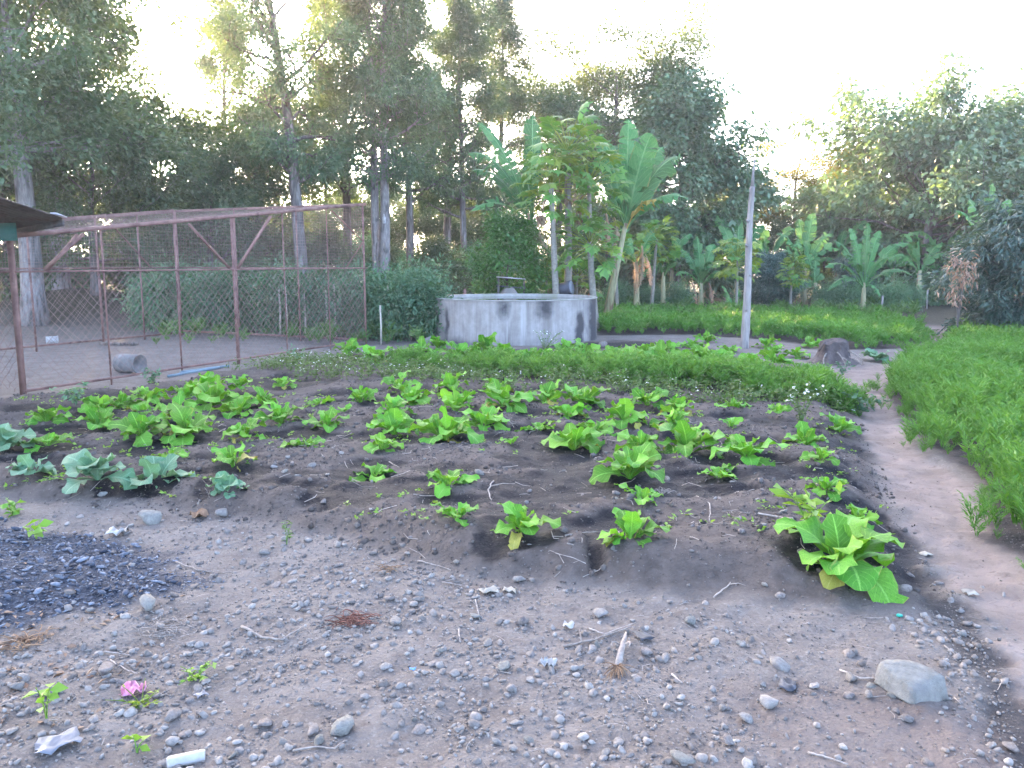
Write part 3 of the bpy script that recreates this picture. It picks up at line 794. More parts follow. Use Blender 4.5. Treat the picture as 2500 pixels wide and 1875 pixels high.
B, BY, BD = 'banana', 'banana_yellow', 'banana_dry'
banana(1478, 21.5, 'tall banana plant with broad upright torn leaves right of the papaya trunks', [
    (1535, 262, .3, .10, .55, B, .9), (1592, 300, -.5, .06, .72, B, 1.1), (1622, 335, .5, .16, .62, B, .7), (1668, 360, -.2, .22, .60, B, .4), (1680, 468, -.6, .24, .52, B, -.2),
    (1600, 480, -.9, .22, .42, BY, -.2), (1462, 300, .5, .10, .6, B, .8), (1420, 380, -.6, .2, .55, B, .2), (1560, 400, 1.0, .2, .6, B, .4), (1620, 430, .9, .26, .6, B, .2), (1500, 330, .9, .05, .6, B, .5)],
    545, 1528, .13, [(1480, 520, 1478, 610), (1500, 530, 1500, 600)], seed=1, wmul=.95)
banana(1425, 22.0, 'yellow-stemmed banana plant hidden behind the twin papaya trunks', [
    (1165, 268, 0, .12, .5, B, -.7), (1140, 350, -.3, .26, .55, B, -.2), (1150, 395, .2, .2, .5, B, -.3), (1148, 500, -.4, .26, .45, B, .1), (1170, 430, .6, .3, .5, B, 0), (1300, 250, .5, .1, .6, B, -.5), (1275, 400, -.5, .35, .5, B, 0)],
    540, 1300, .10, [(1290, 520, 1285, 600)], seed=2)
banana(2110, 25.5, 'lone banana plant with upright pale central leaf on the edge of the far bed', [
    (2120, 528, .1, .0, .30, B, .5), (2075, 540, .2, .06, .34, B, 1.0), (2150, 548, .2, .06, .36, B, 1.0), (2035, 575, .1, .16, .36, B, -.4), (2222, 580, -.1, .22, .34, B, .5), (2015, 640, -.5, .24, .32, B, 0),
    (2230, 662, -.3, .26, .32, B, .1), (2060, 610, -.7, .25, .40, B, -.4), (2170, 620, -.7, .2, .42, B, .4), (2020, 700, -.5, .3, .3, B, 0), (2150, 720, -.4, .35, .24, B, .2)], 690, None, .11, seed=3)
banana(1790, 25.0, 'young banana sucker at the foot of the grey post', [(1762, 690, 0, .1, .26, B, -.5), (1808, 700, .1, .1, .26, B, .6), (1835, 736, -.2, .3, .2, B, 0), (1770, 735, -.3, .3, .2, B, 0)], 752, None, .05, seed=4)
banana(1712, 29, 'banana clump with glossy bright upright leaf left of the grey post', [(1702, 565, 0, .05, .45, B, .9), (1745, 585, .3, .12, .5, B, .6), (1660, 600, .2, .2, .45, B, -.3), (1765, 660, -.4, .24, .45, B, .2), (1650, 665, -.4, .25, .42, B, 0),
    (1735, 630, -.8, .2, .45, B, .6), (1690, 625, .6, .2, .4, B, .3)], 690, None, .13, [(1690, 690, 1700, 745), (1730, 690, 1740, 745)], seed=5)
banana(1800, 31, 'banana plant with tall fanned leaves directly behind the grey post', [(1750, 510, 0, .08, .6, B, -.7), (1805, 512, .3, .05, .65, B, .9), (1865, 535, .4, .15, .6, B, .5), (1840, 600, -.5, .22, .5, B, .3), (1745, 590, -.5, .2, .5, B, -.3)], 660, None, .13, seed=6)
banana(1965, 31, 'dense dark banana plant between the grey post and the lone banana', [(1985, 505, 0, .05, .55, B, 1.0), (1950, 520, .3, .06, .5, B, .9), (1895, 560, 0, .24, .5, B, -.2), (1900, 610, -.6, .26, .5, B, 0), (2050, 600, -.3, .24, .5, B, .2), (2035, 560, .3, .2, .5, B, .3), (1960, 640, -.9, .3, .5, B, 0)], 650, None, .14, seed=7)
banana(1620, 26.5, 'low banana plant with drooping grey-green leaves behind the round-topped sapling', [(1690, 560, 0, .2, .4, B, .2), (1685, 612, -.3, .3, .35, B, .1), (1560, 590, .2, .25, .4, B, -.2), (1650, 630, -.6, .3, .35, B, 0), (1580, 545, .4, .1, .42, B, -.4)], 665, None, .11, [(1560, 600, 1548, 690)], seed=8)
banana(2415, 24, 'banana plant with pale leaves rising behind the mango tree', [(2425, 425, 0, .05, .5, B, .9), (2365, 470, 0, .14, .5, B, -.4), (2335, 498, -.2, .24, .45, B, -.1), (2470, 470, .2, .15, .5, B, .4), (2330, 605, -.5, .3, .4, B, 0), (2390, 560, -.6, .2, .45, B, .2)], 640, None, .13, seed=9)
banana(1555, 24.5, 'banana stem with hanging dead leaves behind the slim pale papaya', [(1600, 560, 0, .2, .4, B, .2), (1515, 600, .2, .2, .4, B, -.2), (1585, 610, -.3, .3, .35, B, 0)], 640, None, .12, [(1568, 600, 1560, 700), (1575, 620, 1590, 700), (1548, 640, 1552, 720)], seed=10)
for i, (px, Y, cp) in enumerate([(2245, 30, 660), (2180, 33, 655), (1640, 32, 655), (2310, 32, 650), (1875, 33, 640), (2045, 34, 630), (1555, 30, 640), (1730, 34, 620), (1990, 30, 690)]):
    rg = random.Random(i)
    lv = [(px + rg.uniform(-95, 95), cp - rg.uniform(-25, 105), rg.uniform(-.7, .7), rg.uniform(.25, .5), .46, B, rg.uniform(-.7, .7)) for _ in range(7)]
    banana(px, Y, ['dark banana plant in the shade right of the lone banana', 'dark banana plant close behind the lone banana', 'shaded banana plant behind the slim saplings', 'dark banana plant near the far end of the path', 'shaded banana plant just right of the grey post', 'tall shaded banana plant left of and behind the lone banana', 'shaded banana plant behind the curved slim stem', 'tall shaded banana plant left of the grey post', 'low banana plant left of the lone banana'][i], lv, cp, None, .14, seed=20 + i)

# ------------------------------------------------------------------ papayas
def papaya_leaf_mesh(seed, mat, size=1.0):
    rng = np.random.default_rng(seed); mb = MB()
    for k in range(7):
        a = (k - 3) * .72 + rng.normal(0, .05); L = size * (.30 - .035 * abs(k - 3)) * rng.uniform(.9, 1.1)
        d = np.array((math.cos(a), math.sin(a), 0)); s = np.array((-math.sin(a), math.cos(a), 0)); dr = np.array((0, 0, -1))
        w_ = L * .27
        V = [(0, 0, 0), d * L * .42 + s * w_ * .45 + dr * .01, d * L * .62 + s * w_ * .9 + dr * L * .14, d * L * .75 + s * w_ * .35 + dr * L * .14, d * L * 1.0 + dr * L * .34,
             d * L * .75 - s * w_ * .35 + dr * L * .14, d * L * .62 - s * w_ * .9 + dr * L * .14, d * L * .42 - s * w_ * .45 + dr * .01, d * L * .5 + dr * L * .04]
        F = [(0, 1, 8), (1, 2, 8), (2, 3, 8), (3, 4, 8), (4, 5, 8), (5, 6, 8), (6, 7, 8), (7, 0, 8)]
        mb.add(V, F, rng.random())
    return mb.mesh('leaf', M[mat], False)
PLM = [papaya_leaf_mesh(i, 'papaya') for i in range(3)] + [papaya_leaf_mesh(9, 'papaya_y')]

def papaya(name, label, px, Y, base_py, top_px, top_py, rad, n, crown_r, ysh=0.1, seed=0, lsize=1.0, dead=0, low=-.5, stemmat='stem', group=None):
    rng = np.random.default_rng(seed + 300)
    b = at(px, base_py, Y); x = b[0]; org = np.array((x, Y, hz(x, Y)))
    o = thing(name, org, label, 'tree', group)
    top = at(top_px, top_py, Y)
    mid = (org + top) / 2 + rng.normal(0, .04, 3)
    mb = MB(); mb.tube(bez(org - (0, 0, .1), mid, top, 9) - org, np.linspace(rad, rad * .62, 9), 9)
    mb.obj('trunk', M[stemmat], o)
    n = int(n * 1.6); lsize = lsize * 1.0
    for i in range(n):
        az = i * 2.4 + rng.normal(0, .25); el = low + (1.25 - low) * (i / n) ** .9
        d = np.array((math.cos(az) * math.cos(el), math.sin(az) * math.cos(el), math.sin(el)))
        ln = crown_r * rng.uniform(.7, 1.05)
        s = top - org - np.array((0, 0, .25 * (1 - i / n)))
        e = s + d * ln + np.array((0, 0, -.08 * ln))
        mb = MB(); mb.tube(bez(s, (s + e) / 2 + (0, 0, .10 * ln), e, 4), [.014, .011, .009, .006], 3, False, .9)
        me = mb.mesh('petiole', M['papaya_y'])
        pt = link('petiole', me, o)
        lf = link('leaf', PLM[3] if rng.random() < ysh else PLM[rng.integers(0, 3)], pt)
        lf.location = e
        lf.rotation_euler = (rng.normal(0, .35), .25 - el * .35 + rng.normal(0, .3), az)
        s_ = lsize * rng.uniform(.75, 1.25); lf.scale = (s_, s_, s_)
    for i in range(dead):
        az = rng.random() * 6.28; s = top - org - np.array((0, 0, .3)); e = s + np.array((math.cos(az) * .22, math.sin(az) * .22, -rng.uniform(.3, .9)))
        mb = MB(); mb.tube(bez(s, s + (e - s) * .3 + (math.cos(az) * .2, math.sin(az) * .2, .05), e, 6), .012, 4)
        rr = np.random.default_rng(i); leafq(mb, e + rr.normal(0, .05, (10, 3)), np.tile((0, 0, -1.0), (10, 1)) + rr.normal(0, .3, (10, 3)), .2, .07, rr)
        mb.obj('dead_leaf', M['banana_dry'], o)
    return o

papaya('papaya_tree', 'tallest papaya with thick brown trunk and high leafy crown behind the tank', 1388, 20.4, 735, 1386, 368, .11, 34, 1.0, .08, 1, 1.15, 3, -.6)
papaya('papaya_tree', 'pale slender papaya standing in front of the tallest papaya trunk', 1362, 19.9, 735, 1345, 446, .095, 24, .85, .15, 2, 1.1, 3, -.7)
papaya('papaya_tree', 'papaya with drooping crown left of the upright banana leaves', 1450, 20.6, 735, 1438, 440, .08, 28, .95, .15, 3, 1.1, 2, -.8)
papaya('papaya_tree', 'shorter thick-stemmed papaya with low crown behind the right end of the tank', 1458, 20.0, 740, 1440, 590, .10, 26, .75, .05, 4, 1.0, 1, -.6)
papaya('papaya_tree', 'short papaya leafing low between the citrus bush and papaya trunks', 1336, 20.9, 735, 1330, 660, .05, 14, .55, .03, 5, 1.0, 1, -.4)
papaya('papaya_tree', 'small papaya leafing low behind the twin papaya trunks', 1408, 21.0, 735, 1410, 668, .05, 12, .5, .05, 6, 1.0, 0, -.3)
papaya('papaya_sapling', 'slim pale stem with round feathery green crown right of the tall bananas', 1590, 26.0, 757, 1604, 575, .062, 40, .62, .45, 7, .85, 0, -.9)
papaya('papaya_sapling', 'slim curved pale stem just right of the leaning banana stem', 1508, 24.5, 760, 1496, 590, .062, 14, .6, .1, 8, 1.0, 0, -.2)
papaya('papaya_sapling', 'short slim sapling with small bright tuft between post and lone banana', 1931, 26.3, 757, 1938, 652, .045, 26, .40, .6, 9, .75, 0, -1.1)
papaya('papaya_sapling', 'young papaya with pale yellow-green leaves beside the grey post', 1798, 24.0, 745, 1800, 625, .045, 22, .62, .85, 10, .95, 0, -.6)

# ------------------------------------------------------------------ grey post
def post():
    p = G(1817, 850); Yp = p[1]
    o = thing('post', p, 'tall bare weathered grey wooden post standing in the far crop rows', 'post')
    top = at(1833, 455, Yp)[2] - p[2]
    rg = np.random.default_rng(2); n = 26
    z = np.linspace(-.2, top, n)
    xs = .012 * np.sin(z * 2.2) + .025 * z / top
    mb = MB(); mb.tube(np.stack([xs, .01 * np.sin(z * 3), z], 1), np.linspace(.086, .050, n) * (1 + rg.normal(0, .025, n)), 12)
    sh = mb.obj('shaft', M['pole'], o)
    mb = MB(); mb.tube(np.array([(.025, 0, top - .02), (.03, 0, top + .25), (.045, 0, top + .52)]), [.036, .022, .010], 7); mb.obj('splintered_tip', M['pole'], sh)
    for z_ in (.7, 1.35, 1.9, 2.35):
        mb = MB(); a = rg.uniform(-2.6, -.6); d = np.array((math.cos(a), math.sin(a), .3)); s = np.array((.0, 0, z_))
        mb.tube(np.array([s + d * .05, s + d * .1]), [.032, .02], 6); mb.obj('knot', M['pole'], sh)
post()

# ------------------------------------------------------------------ water tank
def tank():
    f = G(1240, 848); f[1] = 15.9
    r = 1.76; cx, cy_ = at(1257, 780, 17.6)[0], f[1] + r
    z0 = hz(cx, cy_); top = at(1257, 736, f[1])[2]
    o = thing('water_tank', (cx, cy_, 0), 'round stained concrete water tank brim-full behind the crop rows', 'water tank')
    m, n, l, p = newmat('tank_concrete')
    co = coords(n); mp = n.new('ShaderNodeMapping'); mp.inputs['Scale'].default_value = (2.2, 2.2, .35); l.new(co, mp.inputs[0])
    s1 = noise(n, l, 1.5, 5, .6, mp.outputs[0], .4); s2 = noise(n, l, 5, 5, .65, co)
    col = mixc(n, l, (.235, .208, .182), (.35, .318, .285), ramp(n, l, s2, .3, .7))
    col = mixc(n, l, col, (.16, .138, .12), ramp(n, l, s1, .50, .74))
    mp2 = n.new('ShaderNodeMapping'); mp2.inputs['Scale'].default_value = (7, 7, .45); l.new(co, mp2.inputs[0])
    s3 = noise(n, l, 1.6, 4, .6, mp2.outputs[0], .3)
    col = mixc(n, l, col, (.20, .172, .15), ramp(n, l, s3, .50, .95))
    col = mixc(n, l, col, (.42, .395, .365), ramp(n, l, s3, .46, .15))
    a = n.new('ShaderNodeAttribute'); a.attribute_name = 'var'
    jag = n.new('ShaderNodeMath'); jag.operation = 'ADD'; l.new(a.outputs['Fac'], jag.inputs[0])
    j2 = n.new('ShaderNodeMath'); j2.operation = 'MULTIPLY_ADD'; l.new(s2, j2.inputs[0]); j2.inputs[1].default_value = 1.5; j2.inputs[2].default_value = -.75
    l.new(j2.outputs[0], jag.inputs[1])
    col = mixc(n, l, col, (.062, .056, .054), ramp(n, l, jag.outputs[0], .22, .98))
    l.new(col, p.inputs['Base Color']); p.inputs['Roughness'].default_value = .9; p.inputs['Specular IOR Level'].default_value = .2
    bump(n, l, p, s2, .4, .015)
    K = 180; ZN = 24
    th = np.arange(K) * 2 * np.pi / K
    zz = np.linspace(-.15, top, ZN)
    rg = np.random.default_rng(8)
    TH, ZZ = np.meshgrid(th, zz)
    rr = r + .012 * (fbm(TH * 3, ZZ * 3, 3, 3) - .5) - .02 * (ZZ / top)
    rr[-1] = r - .01
    V = np.stack([rr * np.cos(TH), rr * np.sin(TH), ZZ], -1).reshape(-1, 3)
    # stains: runs of damp and soot round the wall (angle from the front, where -90 degrees faces the photographer)
    px = np.degrees(((TH + np.pi / 2 + np.pi) % (2 * np.pi)) - np.pi)
    st = np.zeros_like(px)
    for a0, wd, zlo, zhi, s in ((-52, 3, -1, .72, 1.0), (-7, 4, .55, 2, .8), (19, 7, .5, 2, .95), (48.5, 4.2, -1, .62, 1.25), (70, 13, -1, 2, 1.15), (57, 2, .0, .4, .5), (-40, 20, -1, .10, .8), (-70, 10, -1, .2, .8), (20, 30, .02, .16, .5), (-85, 8, -1, 2, .4)):
        st = np.maximum(st, s * np.exp(-((px - a0 + 5 * (fbm(TH * 6, ZZ * 5, 3, 12) - .5)) / wd) ** 2) * (1 - sst(zhi - .12, zhi + .12, ZZ)) * sst(zlo - .15, zlo + .15, ZZ))
    i = np.arange(ZN - 1)[:, None] * K; j = np.arange(K)[None, :]; k = (j + 1) % K
    F = np.stack([i + j, i + k, i + K + k, i + K + j], -1).reshape(-1, 4)
    mb = MB(); mb.add(V, F, st.ravel()); wl_ = mb.obj('wall', m, o)
    # rim and inner face
    mb = MB(); rs = [(r - .01, top), (r + .008, top + .012), (r - .03, top + .026), (r - .10, top + .012), (r - .105, top - .4)]
    V = np.concatenate([np.stack([a * np.cos(th), a * np.sin(th), np.full(K, b)], 1) for a, b in rs])
    F = np.concatenate([np.stack([q * K + j[0], q * K + k[0], (q + 1) * K + k[0], (q + 1) * K + j[0]], 1) for q in range(len(rs) - 1)])
    mb.add(V, F, .15); mb.obj('rim', roughmat('rim_cement', (.22, .208, .178), (.34, .322, .28), 6, .85, .3, .006, None, (.22, .22, .16)), wl_)
    wm, n, l, p = newmat('tank_water'); p.inputs['Base Color'].default_value = (.022, .03, .018, 1); p.inputs['Roughness'].default_value = .03
    bump(n, l, p, noise(n, l, 4, 3, .5, coords(n)), .04, .01)
    mb = MB(); V = np.concatenate([[(0, 0, top - .035)], np.stack([(r - .1) * np.cos(th), (r - .1) * np.sin(th), np.full(K, top - .035)], 1)])
    mb.add(V, np.stack([np.zeros(K, int), 1 + j[0], 1 + k[0]], 1)); mb.obj('water', wm, o)
    a = R_(180 + 8)
    pp = np.array(((r + .025) * math.cos(a), (r + .025) * math.sin(a), 0))
    mb = MB(); mb.tube(np.array([pp + (0, 0, .02), pp + (0, 0, top + .02), pp + (.08, 0, top + .05), pp + (.2, 0, top + .05)]), .014, 6); mb.obj('inlet_pipe', M['white'], o)
    return cx, cy_, r, top
TCX, TCY, TR, TTOP = tank()

# ------------------------------------------------------------------ wire cage
def cage():
    A = G(58, 968); Bp = G(894, 842)
    A2, B2 = A[:2], Bp[:2]
    u = (B2 - A2) / np.linalg.norm(B2 - A2); nn = np.array((-u[1], u[0]))
    W = 4.9; Lc = np.linalg.norm(B2 - A2)
    C2, D2 = B2 + nn * W, A2 + nn * W
    o = thing('wire_cage', (A[0], A[1], 0), 'large rusty red steel cage of wire mesh on the left of the garden', 'cage')
    org = np.array((A[0], A[1], 0))
    HA, HB, HM = at(50, 577, A[1])[2], at(889, 500, Bp[1])[2], 1.50
    def pt(q, z): return np.array((q[0], q[1], z)) - org
    def top(q): return HA + (HB - HA) * np.clip(((q - A2) @ u) / Lc, 0, 1)
    def gz(q): return hz(q[0], q[1])
    def on_front(px):
        k = (px - 1250) / FPX  # x/depth; depth is along the view axis, near enough y
        s = (k * A2[1] - A2[0]) / (u[0] - k * u[1]); return A2 + u * s
    def bar(nm, a, b, w, h): 
        m_ = MB(); m_.box(a, b, w, h); return m_.obj(nm, M['rust'], o, False)
    for px, w_ in ((58, .054), (262, .018), (438, .02), (578, .044), (699, .017), (805, .018), (894, .034)):
        q = on_front(px) if px not in (58, 894) else (A2 if px == 58 else B2)
        bar('post', pt(q, gz(q) - .1), pt(q, top(q)), w_, w_)
    for f, w_ in ((0, .05), (.17, .05), (.36, .04), (.52, .028), (.72, .035), (.86, .025), (1, .05)):
        q = D2 + (C2 - D2) * f; bar('post', pt(q, gz(q) - .1), pt(q, top(q)), w_, w_)
    for f in (.33, .66):
        q = B2 + (C2 - B2) * f; bar('post', pt(q, gz(q) - .1), pt(q, top(q)), .028, .028)
        q = A2 + (D2 - A2) * f; bar('post', pt(q, gz(q) - .1), pt(q, top(q)), .03, .03)
    # rails set a little off the posts
    off = -nn * .03
    bar('top_beam', pt(A2 - u * .25 + off, HA - .025), pt(B2 + u * .06 + off, HB + .015), .034, .052)
    bar('top_beam', pt(D2 + nn * .03, HA), pt(C2 + nn * .03, HB), .05, .075)
    bar('top_beam', pt(B2 + u * .03, HB), pt(C2 + u * .03, HB), .04, .05)
    bar('top_beam', pt(A2, HA - .03), pt(D2, HA - .03), .04, .05)
    bar('middle_rail', pt(A2 + off, HM), pt(B2 + u * .05 + off, HM), .024, .024)
    bar('middle_rail', pt(D2 + nn * .03, HM), pt(C2 + nn * .03, HM), .028, .03)
    bar('middle_rail', pt(B2 + u * .03, HM), pt(C2 + u * .03, HM), .028, .03)
    bar('middle_rail', pt(A2 - u * .03, HM), pt(D2 - u * .03, HM), .028, .03)
    bar('bottom_rail', pt(A2 + off, gz(A2) + .06), pt(B2 + off, gz(B2) + .10), .022, .028)
    bar('bottom_rail', pt(B2 + u * .03, gz(B2) + .10), pt(C2 + u * .03, gz(C2) + .10), .03, .04)
    bar('bottom_rail', pt(D2 + nn * .03, gz(D2) + .06), pt(C2 + nn * .03, gz(C2) + .06), .025, .035)
    def brace(p1, p2, w_=.03):
        q1, q2 = on_front(p1), on_front(p2)
        bar('brace', pt(q1 - nn * .035, HM + .02), pt(q2 - nn * .035, top(q2) - .05), w_, w_)
    brace(563, 470); brace(583, 668, .034); brace(115, 215, .036); brace(122, 200, .03)
    q1, q2 = on_front(889), on_front(815); bar('brace', pt(q1 - nn * .03, 2.02), pt(q2 - nn * .03, top(q2) - .05), .014, .014)
    q2 = on_front(845); bar('brace', pt(q1 - nn * .03, 2.02), pt(q2 - nn * .03, HM), .014, .014)
    q1, q2 = D2 + (C2 - D2) * .36, D2 + (C2 - D2) * .55; bar('brace', pt(q1, HM), pt(q2, top(q2)), .022, .022)
    q1, q2 = D2 + (C2 - D2) * .9, D2 + (C2 - D2) * .75; bar('brace', pt(q1, HM), pt(q2, top(q2)), .022, .022)
    # chain link: crossing diagonal wires clipped to each panel
    def diagonals(mb, P0, du, length, zlo, zhi, step, rad, jit=.004, sd=0):
        rg = np.random.default_rng(sd); H = zhi - zlo
        for sgn in (1, -1):
            s0 = -H
            while s0 < length + H:
                s1 = s0; z1, z2 = zlo, zhi
                a_, b_ = (s0, s0 + H) if sgn > 0 else (s0 + H, s0)
                # clip to 0..length
                ta, tb = 0.0, 1.0
                d = b_ - a_
                if d:
                    t0, t1 = sorted(((0 - a_) / d, (length - a_) / d)); ta, tb = max(0, t0), min(1, t1)
                if tb - ta > .02:
                    pa = P0 + np.array((du[0], du[1], 0)) * (a_ + d * ta) + np.array((0, 0, zlo + H * ta)); pb = P0 + np.array((du[0], du[1], 0)) * (a_ + d * tb) + np.array((0, 0, zlo + H * tb))
                    nseg = 5
                    pts = np.linspace(pa, pb, nseg) + rg.normal(0, jit, (nseg, 3))
                    mb.tube(pts, rad, 3, False)
                s0 += step
    def panels(nm, specs, rad, mat):
        mb = MB()
        for i, (q0, q1, lo, hi, step) in enumerate(specs):
            d = q1 - q0; ln = np.linalg.norm(d); diagonals(mb, pt(q0, 0), d / ln, ln, lo, hi, step, rad, .011, i)
        x = mb.obj(nm, M[mat], o); x['kind'] = 'stuff'
    f = -nn * .012
    panels('chain_link_mesh', [(A2 + f, B2 + f, .08, HM, .125), (D2 - f, C2 - f, .08, HM, .16), (B2 + u * .01, C2 + u * .01, .1, HM, .16), (A2 - u * .01, D2 - u * .01, .08, HM, .14)], .0027, 'wire')
    mb = MB()
    rg = np.random.default_rng(3)
    # light netting above the middle rail and over the roof
    for (q0, q1) in ((A2 + f, B2 + f), (D2 - f, C2 - f), (B2, C2), (A2, D2)):
        d = q1 - q0; ln = np.linalg.norm(d); k = int(ln / .055)
        for i in range(k + 1):
            q = q0 + d * i / k; mb.tube(np.array([pt(q, HM), pt(q, top(q) - .02)]), .0014, 3, False)
        for i in range(24):
            z = HM + i * .055
            if z > HB: break
            s = max(0, (z - HA) / (HB - HA)) if (q0 is not None and abs((q1 - q0) @ u) > 1) else (0 if z < (HB if abs((q0 - A2) @ u) > 1 else HA) else 2)
            if s < 1: mb.tube(np.array([pt(q0 + d * s, z), pt(q1, z)]), .0014, 3, False)
    for i in range(int(Lc / .17)):
        q = A2 + u * i * .17; sg = .05 + .03 * rg.random()
        mb.tube(np.array([pt(q, top(q) + .03), pt(q + nn * W * .5, top(q) + .03 - sg), pt(q + nn * W, top(q) + .03)]), .0009, 3, False)
    for i in range(int(W / .17)):
        q = A2 + nn * i * .17
        mb.tube(np.array([pt(q, HA + .03), pt(q + u * Lc, HB + .03)]), .0009, 3, False)
    x = mb.obj('netting', M['wire'], o); x['kind'] = 'stuff'
    return A2, B2, C2, D2, u, nn
CA, CB, CC, CD, CU, CN = cage()

# ------------------------------------------------------------------ shed corner
def shed():
    P1, P2, P3 = at(156, 533, 9.5), at(36, 557, 10.4), at(0, 482, 8.0)
    org = np.array((P2[0] - 2.2, P2[1], 0.0))
    o = thing('shed', org, 'corner of a low shed roof with green fascia cutting in at far left', 'shed')
    e1 = P2 - P1; e2 = (P3 - P1); e2 = e2 / np.linalg.norm(e2) * 2.8
    nrm = np.cross(e2, e1); nrm /= np.linalg.norm(nrm); nrm *= np.sign(nrm[2])
    mb = MB(); NC = 60
    a = np.linspace(0, 1, NC)
    for k in range(2):
        base = P1 - org + (nrm * .0 if k == 0 else -nrm * .012)
        r0 = np.array([base + e1 * t * 1.6 + nrm * .014 * math.sin(t * 120) for t in a]); r1 = r0 + e2
        V = np.concatenate([r0, r1]); F = [(i, i + 1, NC + i + 1, NC + i) for i in range(NC - 1)]
        mb.add(V, F)
    rs_ = mb.obj('roof_sheet', M['roof'], o)
    m_ = MB(); m_.box(P1 - org - nrm * .05 + e2 * .01, P1 - org - nrm * .05 + e1 * 1.55, .03, .07, nrm); m_.obj('rafter', M['roof'], rs_, False)
    m_ = MB(); m_.box(P1 - org + nrm * .012 - e1 * .01, P1 - org + e2 * .11 + nrm * .016 - e1 * .01, .06, .012, nrm); m_.obj('edge_strip', M['zinc'], rs_, False)
    q0 = at(40, 566, 9.45) - org; q1 = at(-260, 566, 9.2) - org
    m_ = MB(); m_.box(q0, q1, .03, .20); m_.obj('fascia_board', M['green_paint'], o, False)
    for pxx in (-80, -300):
        b = at(pxx, 800, 8.6); b[2] = hz(b[0], b[1])
        m_ = MB(); m_.box(b - org - (0, 0, .1), b - org + (0, 0, 2.15), .1, .1); m_.obj('post', M['bark'], o, False)
    w0, w1 = at(-120, 800, 8.7), at(-700, 800, 9.4)
    m_ = MB(); m_.box(np.array((w0[0], w0[1], 1.0)) - org, np.array((w1[0], w1[1], 1.0)) - org, .05, 2.1); m_.obj('wall', M['green_paint'], o, False)
shed()

# ------------------------------------------------------------------ leafy crops
def crop_leaf(seed, a0, a1, wid, pet, ruff, mat, lobes=.10, round_=.7):
    """one leaf of length 1 from the origin along +X, its slope going from a0 to a1 (radians)"""
    rng = np.random.default_rng(seed)
    NS, NV = 11, 8
    s = np.linspace(0, 1, NS); th = a0 + (a1 - a0) * s ** 1.3
    x = np.concatenate([[0], np.cumsum(np.cos((th[1:] + th[:-1]) / 2) / (NS - 1))]); z = np.concatenate([[0], np.cumsum(np.sin((th[1:] + th[:-1]) / 2) / (NS - 1))])
    u = np.clip((s - pet) / (1 - pet), 0, 1)
    hw = np.where(s < pet, .022 + .02 * s / pet, .03 + wid * np.sin(np.pi * np.clip(u * .92 + .04, 0, 1) ** (1.15)) ** round_)
    hw[-1] = wid * .33
    v = np.linspace(-1, 1, NV + 1)
    V = []; UV = []
    ph = rng.random(2) * 6.28
    tw = rng.normal(0, .12)
    for i in range(NS):
        for j, vv in enumerate(v):
            sd = 0 if vv < 0 else 1
            edge = abs(vv) ** 2
            mod = 1 + lobes * math.sin(s[i] * 26 + ph[sd]) * edge + rng.normal(0, .035) * edge
            wv = vv * hw[i] * mod
            zz = ruff * edge * math.sin(s[i] * 17 + ph[sd] * 1.7) * min(1, hw[i] * 6) + .35 * abs(wv) * (1 - .9 * u[i]) + tw * wv * u[i]
            nx_, nz_ = -math.sin(th[i]), math.cos(th[i])
            bx = .10 * hw[i] * edge * math.cos(s[i] * 21 + ph[sd])
            V.append((x[i] + nx_ * zz + math.cos(th[i]) * bx, wv, z[i] + nz_ * zz + math.sin(th[i]) * bx)); UV.append((vv, s[i]))
    F = [(i * (NV + 1) + j, (i + 1) * (NV + 1) + j, (i + 1) * (NV + 1) + j + 1, i * (NV + 1) + j + 1) for i in range(NS - 1) for j in range(NV)]
    mb = MB(); mb.add(V, F, float(rng.random()), UV)
    return mb.mesh('leaf', M[mat])
LV = {}
for k in range(4):
    LV['up', k] = crop_leaf(k, R_(86), R_(50), .215, .22, .085, 'mustard', .18)
    LV['mid', k] = crop_leaf(10 + k, R_(66), R_(-18), .215, .22, .085, 'mustard', .18)
    LV['low', k] = crop_leaf(20 + k, R_(42), R_(-62), .21, .26, .08, 'mustard', .18)
    LV['old', k] = crop_leaf(25 + k, R_(30), R_(-70), .17, .3, .09, 'mustard_old', .2)
    LV['flat', k] = crop_leaf(30 + k, R_(34), R_(-24), .22, .20, .08, 'mustard', .18)
    LV['cab', k] = crop_leaf(40 + k, R_(60), R_(-15), .27, .30, .09, 'cabbage', .13, .62)
    LV['cablow', k] = crop_leaf(50 + k, R_(38), R_(-45), .27, .34, .09, 'cabbage', .13, .62)
    LV['cabup', k] = crop_leaf(60 + k, R_(82), R_(40), .26, .28, .09, 'cabbage', .13, .62)

